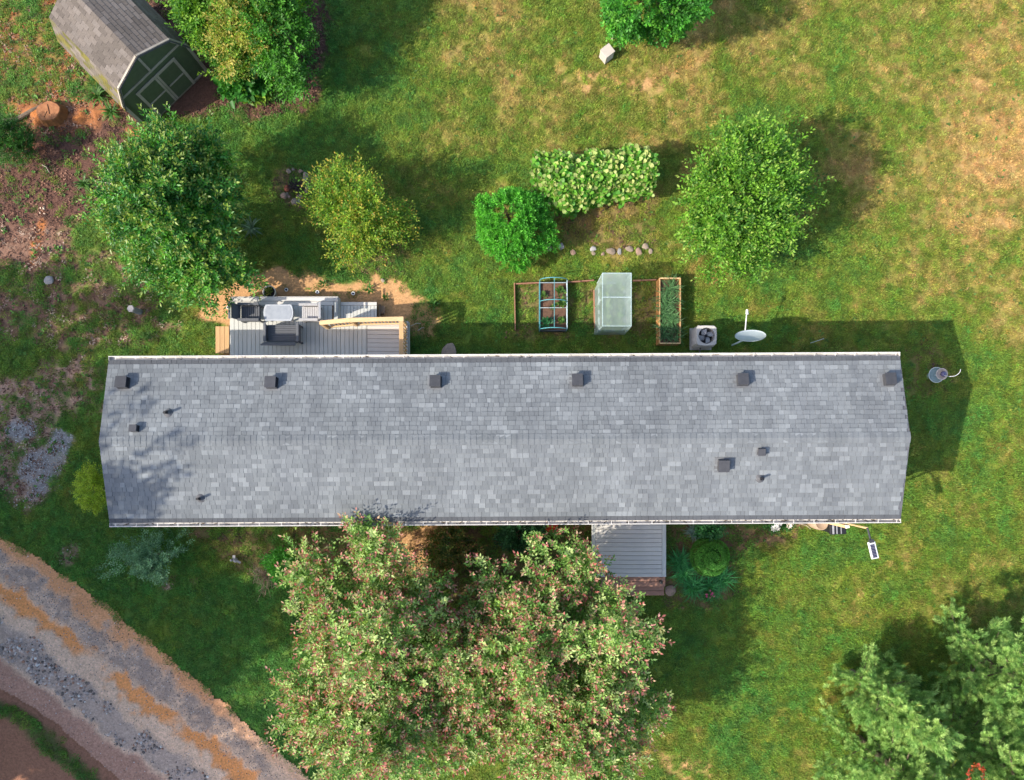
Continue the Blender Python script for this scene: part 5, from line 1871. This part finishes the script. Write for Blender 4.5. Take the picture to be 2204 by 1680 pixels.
for i, (u, v, w_, lab) in enumerate([(830, 640, .2, 'small weed on the orange soil left of the landing shadow'), (697, 612, .22, 'green weed on the orange soil near the solar lights'), (795, 622, .24, 'green weed on the orange soil at the right end of the bare strip'), (932, 655, .26, 'dark green weed on bare soil right of the deck')]):
    tag(put('weed', spray('weed', .02, 26, .13, .045, [(.05, .15, .03), (.08, .19, .04)], seed=150 + i), None, (*at(u, v, .05), 0), scale=(w_ * 5,) * 3), lab, 'weed')

# crepe myrtles in front: pale leaves with pink tips
MY = [(.23, .37, .09), (.32, .47, .14), (.155, .30, .06), (.41, .51, .20), (.10, .22, .045)]
MT = [(.50, .17, .15), (.58, .28, .24), (.42, .12, .11), (.55, .36, .24), (.36, .36, .15)]
mk = dict(tip=MT, tipf=.73, L=.125, W=.058, slen=.62, lps=17, trunk=.09, multi=4, amp=.42, inner=.30, low=-.3, gap=.30, up=.55, out=.55, bark=PALE_BARK, f=3.2, clump=70, csize=.33, group='pink tipped trees in front of the house')
tree('crepe_myrtle', 'pink tipped pale green tree nearest the left front gutter', 'tree', 800, 1352, 3.0, (2.1, 1.75, 1.9), 1150, MY, 20,
     extra=[(.0, 2.55, -.1, (.5, .7, 1.2), 130), (-1.9, 1.2, -.4, (.8, 1.0, 1.0), 170), (1.6, 1.1, -.6, (.8, .8, .9), 130), (1.9, -.9, -.2, (1.0, 1.2, 1.2), 260)], **mk)
tree('crepe_myrtle', 'pink tipped pale green tree nearest the gravel drive', 'tree', 795, 1548, 3.1, (2.15, 1.65, 1.9), 1150, MY, 21,
     extra=[(-1.1, -1.2, -.7, (.8, .7, .9), 150), (1.4, -1.2, -.4, (.9, 1.0, 1.0), 190), (-1.9, .5, -.3, (.8, 1.0, .8), 150), (.2, 1.6, .2, (1.2, .9, 1.2), 240)], **mk)
tree('crepe_myrtle', 'large pink tipped tree beside the front porch steps', 'tree', 1198, 1386, 3.0, (2.15, 2.0, 1.9), 1600, MY, 22,
     extra=[(.1, 2.6, -.2, (.75, 1.0, 1.1), 200), (.75, 2.2, -.3, (.4, .8, .9), 100), (1.5, -.7, -.4, (.9, 1.0, .9), 200), (-1.9, 1.2, -.6, (.9, 1.1, .9), 170), (-2.1, -.9, -.2, (.9, 1.3, 1.2), 260)], **mk)
tree('crepe_myrtle', 'pink tipped tree cut by the bottom edge right of the gap', 'tree', 1235, 1600, 2.9, (2.1, 1.5, 1.8), 1150, MY, 23,
     extra=[(1.75, .8, -.3, (.9, 1.0, .8), 210), (-.2, 1.5, .2, (1.5, .9, 1.2), 260), (-1.6, .6, -.2, (.8, .9, 1.0), 150)], **mk)

tree('crepe_myrtle', 'shaded pink tipped tree in the middle of the row between the two largest', 'tree', 1010, 1425, 2.5, (1.3, 1.9, 1.6), 850, MY, 24,
     extra=[(.2, -2.3, .1, (.9, .7, 1.0), 160)], **mk)

# small plants and shrubs in front
tree('grey_green_bush', 'sprawling soft blue green bush at the left front corner of the house', 'bush', 318, 1205, .8, (1.25, .85, .7), 520, [(.15, .30, .165), (.20, .37, .21), (.10, .22, .12)], 30, L=.085, W=.03, slen=.45, lps=16, inner=.1, amp=.5, low=-.2, gap=.38, trunk=.035, multi=4)
tree('yellow_hedge_shrub', 'yellow green shrub pressed against the left end of the house', 'shrub', 202, 1054, .75, (.45, .80, .65), 460, [(.34, .47, .04), (.42, .54, .06), (.24, .37, .035)], 31, L=.06, W=.03, slen=.26, lps=15, inner=.4, amp=.3, low=-.3, trunk=.04)
tree('bright_bush', 'bright green leafy bush at the left foot of the pink tipped tree', 'bush', 607, 1215, .9, (.42, .52, .6), 230, [(.09, .36, .04), (.14, .44, .055)], 32, L=.12, W=.045, slen=.35, lps=12, inner=.3, low=-.3, trunk=.03)
tree('foundation_shrub', 'olive and red flecked shrub under the gutter between the pink tipped trees', 'shrub', 975, 1180, 1.0, (.85, .62, .8), 420, [(.10, .15, .03), (.06, .115, .025), (.16, .17, .04)], 33, tip=[(.30, .14, .06), (.22, .20, .05)], L=.10, W=.045, slen=.42, lps=14, inner=.3, amp=.4, low=-.4, gap=.2, trunk=.04, multi=3, group='shrubs under the front gutter')
tree('foundation_shrub', 'dark green shrub under the gutter left of the red tub', 'shrub', 1120, 1148, .8, (.75, .5, .7), 330, [(.02, .085, .03), (.03, .11, .04)], 34, L=.10, W=.05, slen=.4, lps=14, inner=.3, low=-.4, trunk=.04, group='shrubs under the front gutter')
tb_ = MB()
rg = np.random.default_rng(35)
for k in range(46):
    a = rg.uniform(0, 6.28); r_ = rg.uniform(.1, .62); h = rg.uniform(.2, .75)
    p1 = (r_ * .4 * math.cos(a), r_ * .4 * math.sin(a), h * .6); p2 = (r_ * math.cos(a) * .7, r_ * math.sin(a) * 1.1, h)
    tb_.tube([(rg.normal(0, .05), rg.normal(0, .05), 0), p1, p2], [.012, .009, .004], 5)
    for q in range(3):
        e = (p2[0] + rg.normal(0, .13), p2[1] + rg.normal(0, .13), p2[2] + rg.normal(0, .08))
        tb_.tube([p1 if q == 0 else p2, e], [.006, .003], 4)
bt = thing('bare_twig_bush', 'dry leafless tan bush left of the pink tipped tree', 'bush', (*at(572, 1240, .3), 0))
tb_.build('branches', M('dry_twig', (.46, .33, .22), (.34, .23, .15), rough=.9), bt)

# clipped spiral evergreen
rg = np.random.default_rng(36)
n = 15000
ph = np.arccos(1 - rg.random(n) * 1.05); th = rg.uniform(0, 6.283, n)
turn = (ph / (math.pi / 2) * 2.6 - th / 6.283) % 1.0
gro = np.exp(-((turn - .5) / .13) ** 2)
r_ = .65 * (1 - .30 * gro + .03 * np.sin(th * 3 + ph * 5)) * rg.uniform(.93, 1.0, n)
D = np.stack([np.sin(ph) * np.cos(th), np.sin(ph) * np.sin(th), np.cos(ph)], 1)
P = D * r_[:, None] * np.array((1, 1, 1.05)) + np.array((0, 0, .34))
ok = P[:, 2] > .03
P, D = P[ok], D[ok]; n = len(P)
tgt = norm(np.cross(np.array((0, 0, 1.0)), D) + D * .55 + rg.normal(0, .35, (n, 3)))
cl_ = np.array([(.10, .31, .05), (.13, .37, .065), (.165, .42, .08)])[rg.integers(0, 3, n)] * rg.uniform(.7, 1.3, (n, 1))
sb = thing('clipped_spiral_shrub', 'round clipped evergreen with a spiral groove right of the porch', 'shrub', (*at(1529, 1199, .5), 0))
put('crown', leaf_mesh('crown', P, tgt, norm(D + rg.normal(0, .3, (n, 3))), .05, .022, cl_, LEAF), sb)
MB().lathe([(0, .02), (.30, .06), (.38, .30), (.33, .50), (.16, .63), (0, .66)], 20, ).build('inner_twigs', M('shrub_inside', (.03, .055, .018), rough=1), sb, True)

cl_pts = [(1480, 1235, 'dark strappy grass clump left of the spiral shrub, nearest the porch', 3), (1490, 1268, 'dark strappy grass clump at the lower left of the spiral shrub', 3), (1530, 1262, 'dark strappy grass clump just below the spiral shrub', 3),
          (1556, 1252, 'dark strappy grass clump at the lower right of the spiral shrub', 2), (1468, 1212, 'dark strappy grass clump highest up along the porch side', 2)]
for i, (u, v, lab, k) in enumerate(cl_pts):
    pts = [(rnd.uniform(-.14, .14), rnd.uniform(-.14, .14), .02) for _ in range(k + 2)]
    tag(put('strappy_clump', straps('strappy_clump', pts, 34, .62, .026, (.065, .29, .085), seed=200 + i, el0=(.5, 1.35)), None, (*at(u, v, .2), 0)), lab, 'ornamental grass', 'strappy clumps round the spiral shrub')
tag(put('blue_grass', straps('blue_grass', [(0, 0, .02), (.1, .08, .02), (-.1, .05, .02)], 40, .38, .02, (.20, .31, .29), seed=210, el0=(.3, 1.2)), None, (*at(1497, 1150, .2), 0)), 'blue grey grassy clump right of the porch under the gutter', 'plant')
tree('dark_perennial', 'dark green leafy plant between the blue clump and the gutter', 'plant', 1527, 1140, .4, (.45, .28, .35), 150, [(.04, .16, .05), (.06, .20, .065)], 37, L=.12, W=.06, slen=.25, lps=8, inner=.2, low=-.2, trunk=.02)


def flower_plant(name, label, cat, u, v, h, rad, fcol, nf, seed, fr=.05):
    rg = np.random.default_rng(seed)
    t = thing(name, label, cat, (*at(u, v, h), 0))
    P, D, rr = crown_points(rg, 70, rad, .2, .3, -.2)
    put('foliage', shoots('foliage', rg, P + np.array((0, 0, h)), D, rr, LEAF, .22, 9, .08, .04, [(.04, .14, .03), (.06, .18, .035)]), t)
    fm = MB()
    for k in range(7):
        a = k * 6.283 / 7
        fm.add([(0, 0, 0), (fr * .7 * math.cos(a - .4), fr * .7 * math.sin(a - .4), .02), (fr * 1.2 * math.cos(a), fr * 1.2 * math.sin(a), .015), (fr * .7 * math.cos(a + .4), fr * .7 * math.sin(a + .4), .02)], [(0, 1, 2, 3)])
    fm = fm.mesh('flower', M(name + '_petal', fcol, rough=.6, bump=0, vary=.15))
    for k in range(nf):
        p = P[rg.integers(0, len(P))]
        put('flower', fm, t, (p[0] * .9, p[1] * .9, h + max(rad[2] * .8, p[2]) + .06), (rg.normal(0, .3), rg.normal(0, .3), rg.uniform(0, 6)))
    return t


flower_plant('pink_flowers', 'low plant with bright pink flowers below the strappy clumps', 'flowers', 1525, 1279, .18, (.16, .17, .15), (.70, .12, .25), 11, 40, .04)
flower_plant('white_rose', 'bush with large white blooms under the gutter right of the spiral shrub', 'flowers', 1664, 1133, .35, (.34, .22, .26), (.80, .76, .70), 6, 41, .085)
flower_plant('pale_rose', 'small plant with one pale bloom further right under the front gutter', 'flowers', 1695, 1131, .35, (.12, .12, .2), (.80, .66, .60), 2, 42, .09)


# ------------------------------------------------------------------ pines, lower right
CANDLE = M('pine_candle', (.42, .47, .13), (.34, .40, .11), rough=.7)


def pine(name, label, u, v, h, r, seed, n=420, group=None, lean=(0, 0), col=None):
    """trunk foot at ground position (u, v)"""
    rg = np.random.default_rng(seed)
    x0, y0 = at(u, v, 0)
    t = thing(name, label, 'pine tree', (x0, y0, 0), 0, group)
    tm = MB()
    tm.tube([(0, 0, -.1), (lean[0] * .5, lean[1] * .5, h * .5), (lean[0], lean[1], h)], [.14, .09, .02], 9)
    pts, dirs = [], []
    nb = 58
    for k in range(nb):
        tz = .03 + .95 * (k / nb) ** .95
        a = k * 2.4 + rg.normal(0, .3)
        ln = r * (1 - tz) ** .75 * rg.uniform(.6, 1.15) + .22
        zz_ = tz * h
        base = np.array((lean[0] * tz, lean[1] * tz, zz_))
        d = np.array((math.cos(a), math.sin(a), .28 + .5 * tz))
        d = d / np.linalg.norm(d)
        tm.tube([tuple(base), tuple(base + d * ln * .6), tuple(base + d * ln)], [.028, .018, .006], 5)
        m_ = max(4, int(1.7 * n * ln / (nb * .5 * r)))
        for q in range(m_):
            s = rg.uniform(.25 if tz < .45 else .0, 1.0)
            off_ = rg.normal(0, .17 * ln * .6, 3) * np.array((1, 1, .45)) * (1.15 - s * .4)
            p = base + d * ln * s + off_
            sd_ = norm(d * .8 + np.array((0, 0, .45)) + off_ * 1.2 + rg.normal(0, .25, 3))
            pts.append(p); dirs.append(sd_)
    for q in range(190):                # the leading shoots close over the stem
        tz = rg.uniform(.12, 1.0)
        pts.append(np.array((lean[0] * tz, lean[1] * tz, tz * h)) + rg.normal(0, .12 + .16 * (1 - tz), 3)); dirs.append(norm(rg.normal(0, .6, 3) + np.array((0, 0, 1.0))))
    tm.build('trunk', BARK, t)
    P = np.array(pts); D = np.array(dirs); n = len(P)
    k = 60                             # needles to a tuft
    a = norm(np.cross(D, rg.normal(size=(n, 3)))); b = np.cross(D, a)
    ang = rg.uniform(0, 6.283, (n, k)); tt = rg.uniform(0, 1, (n, k))
    rad = a[:, None] * np.cos(ang)[..., None] + b[:, None] * np.sin(ang)[..., None]
    nd = norm(rad * .85 + D[:, None] * (.55 + .7 * tt[..., None]))
    pos = P[:, None] + D[:, None] * (tt * .26)[..., None]
    nn = norm(rg.normal(size=(n, k, 3)) + np.array((0, 0, 1.2)))
    c0 = np.array(col or [(.20, .37, .09), (.27, .44, .12), (.14, .28, .07), (.35, .51, .15)])
    c = c0[rg.integers(0, len(c0), n)][:, None] * rg.uniform(.8, 1.2, (n, 1, 1)) * rg.uniform(.75, 1.3, (n, k, 1))
    put('crown', leaf_mesh('crown', pos.reshape(-1, 3), nd.reshape(-1, 3), nn.reshape(-1, 3),   .135, .013, c.reshape(-1, 3), NEEDLE, False, .1), t)
    # pale new candles
    cm = MB().tube([(0, 0, 0), (.0, .01, .15), (0, 0, .27)], [.016, .014, .005], 5).mesh('candle_shoot', CANDLE)
    for _ in range(30):
        i_ = rg.integers(0, n)
        if P[i_][2] < h * .3:
            continue
        dd_ = Vector(norm(D[i_] + np.array((0, 0, .6))))
        put('candle_shoot', cm, t, tuple(P[i_] + D[i_] * .15), dd_.to_track_quat('Z', 'Y').to_euler())
    return t


pine('white_pine', 'small soft needled pine, leftmost and highest placed of the lower right pines', 1832, 1448, 5.0, 1.15, 50, 420, 'soft pines at lower right', lean=(.1, -.25))
pine('white_pine', 'soft needled pine cut by the bottom edge left of the tallest pine', 1848, 1590, 5.4, 1.85, 51, 760, 'soft pines at lower right')
pine('white_pine', 'tallest soft needled pine against the right picture edge', 2066, 1402, 6.6, 2.0, 52, 900, 'soft pines at lower right')
pine('white_pine', 'soft needled pine filling the bottom right picture corner', 2020, 1560, 5.8, 2.15, 53, 860, 'soft pines at lower right')
rg = np.random.default_rng(54)
hoopv = thing('red_vine', 'ring of red leaved creeper on the pine at the bottom right corner', 'creeper', (*at(2095, 1664, 5.4), 5.4))
a = rg.uniform(0, 6.28, 120)
P = np.stack([.20 * np.cos(a) + rg.normal(0, .025, 120), .25 * np.sin(a) + rg.normal(0, .025, 120), rg.normal(.12, .03, 120)], 1)
put('foliage', leaf_mesh('foliage', P, norm(rg.normal(size=(120, 3))), norm(rg.normal(0, .4, (120, 3)) + np.array((0, 0, 1))), .075, .045, np.array([(.42, .05, .02), (.30, .08, .03), (.48, .12, .03)])[rg.integers(0, 3, 120)], LEAF), hoopv)
MB().tube([(.2 * math.cos(k * .5), .25 * math.sin(k * .5), .10) for k in range(14)], .008, 5).build('stem', DARK_TWIG, hoopv)

# tall trees past the left edge: they stand out of frame and shade the drive and the end of the roof
def tall_tree(x, y, h, r, seed):
    rg = np.random.default_rng(seed)
    t = thing('tall_tree', 'tall leafy tree beyond the left edge that shades the drive', 'tree', (x, y, 0), 0, 'tall trees beyond the drive')
    rad = (r, r, h * .40)
    P, D, rr = crown_points(rg, 1500, rad, .3, .34, -.8, 2.4, .24)
    P = P + np.array((0, 0, h * .58))
    put('crown', shoots('crown', rg, P, D, rr, LEAF, .8, 12, .30, .16, G_DEEP), t)
    put('trunk', trunk_mesh(rg, .24, 0, h * .58, rad, BARK), t)


for k, (x, y, h, r) in enumerate([(-23.3, -5.8, 14.0, 2.7), (-22.0, -10.6, 14.0, 3.4), (-20.5, -17.0, 13.0, 3.3), (-26.5, -7.5, 14.0, 3.3), (-24.5, -15.0, 13.0, 3.4), (-29, -2.0, 15, 3.4), (-27.5, -12.0, 14, 3.2)]):
    tall_tree(x, y, h, r, 70 + k)
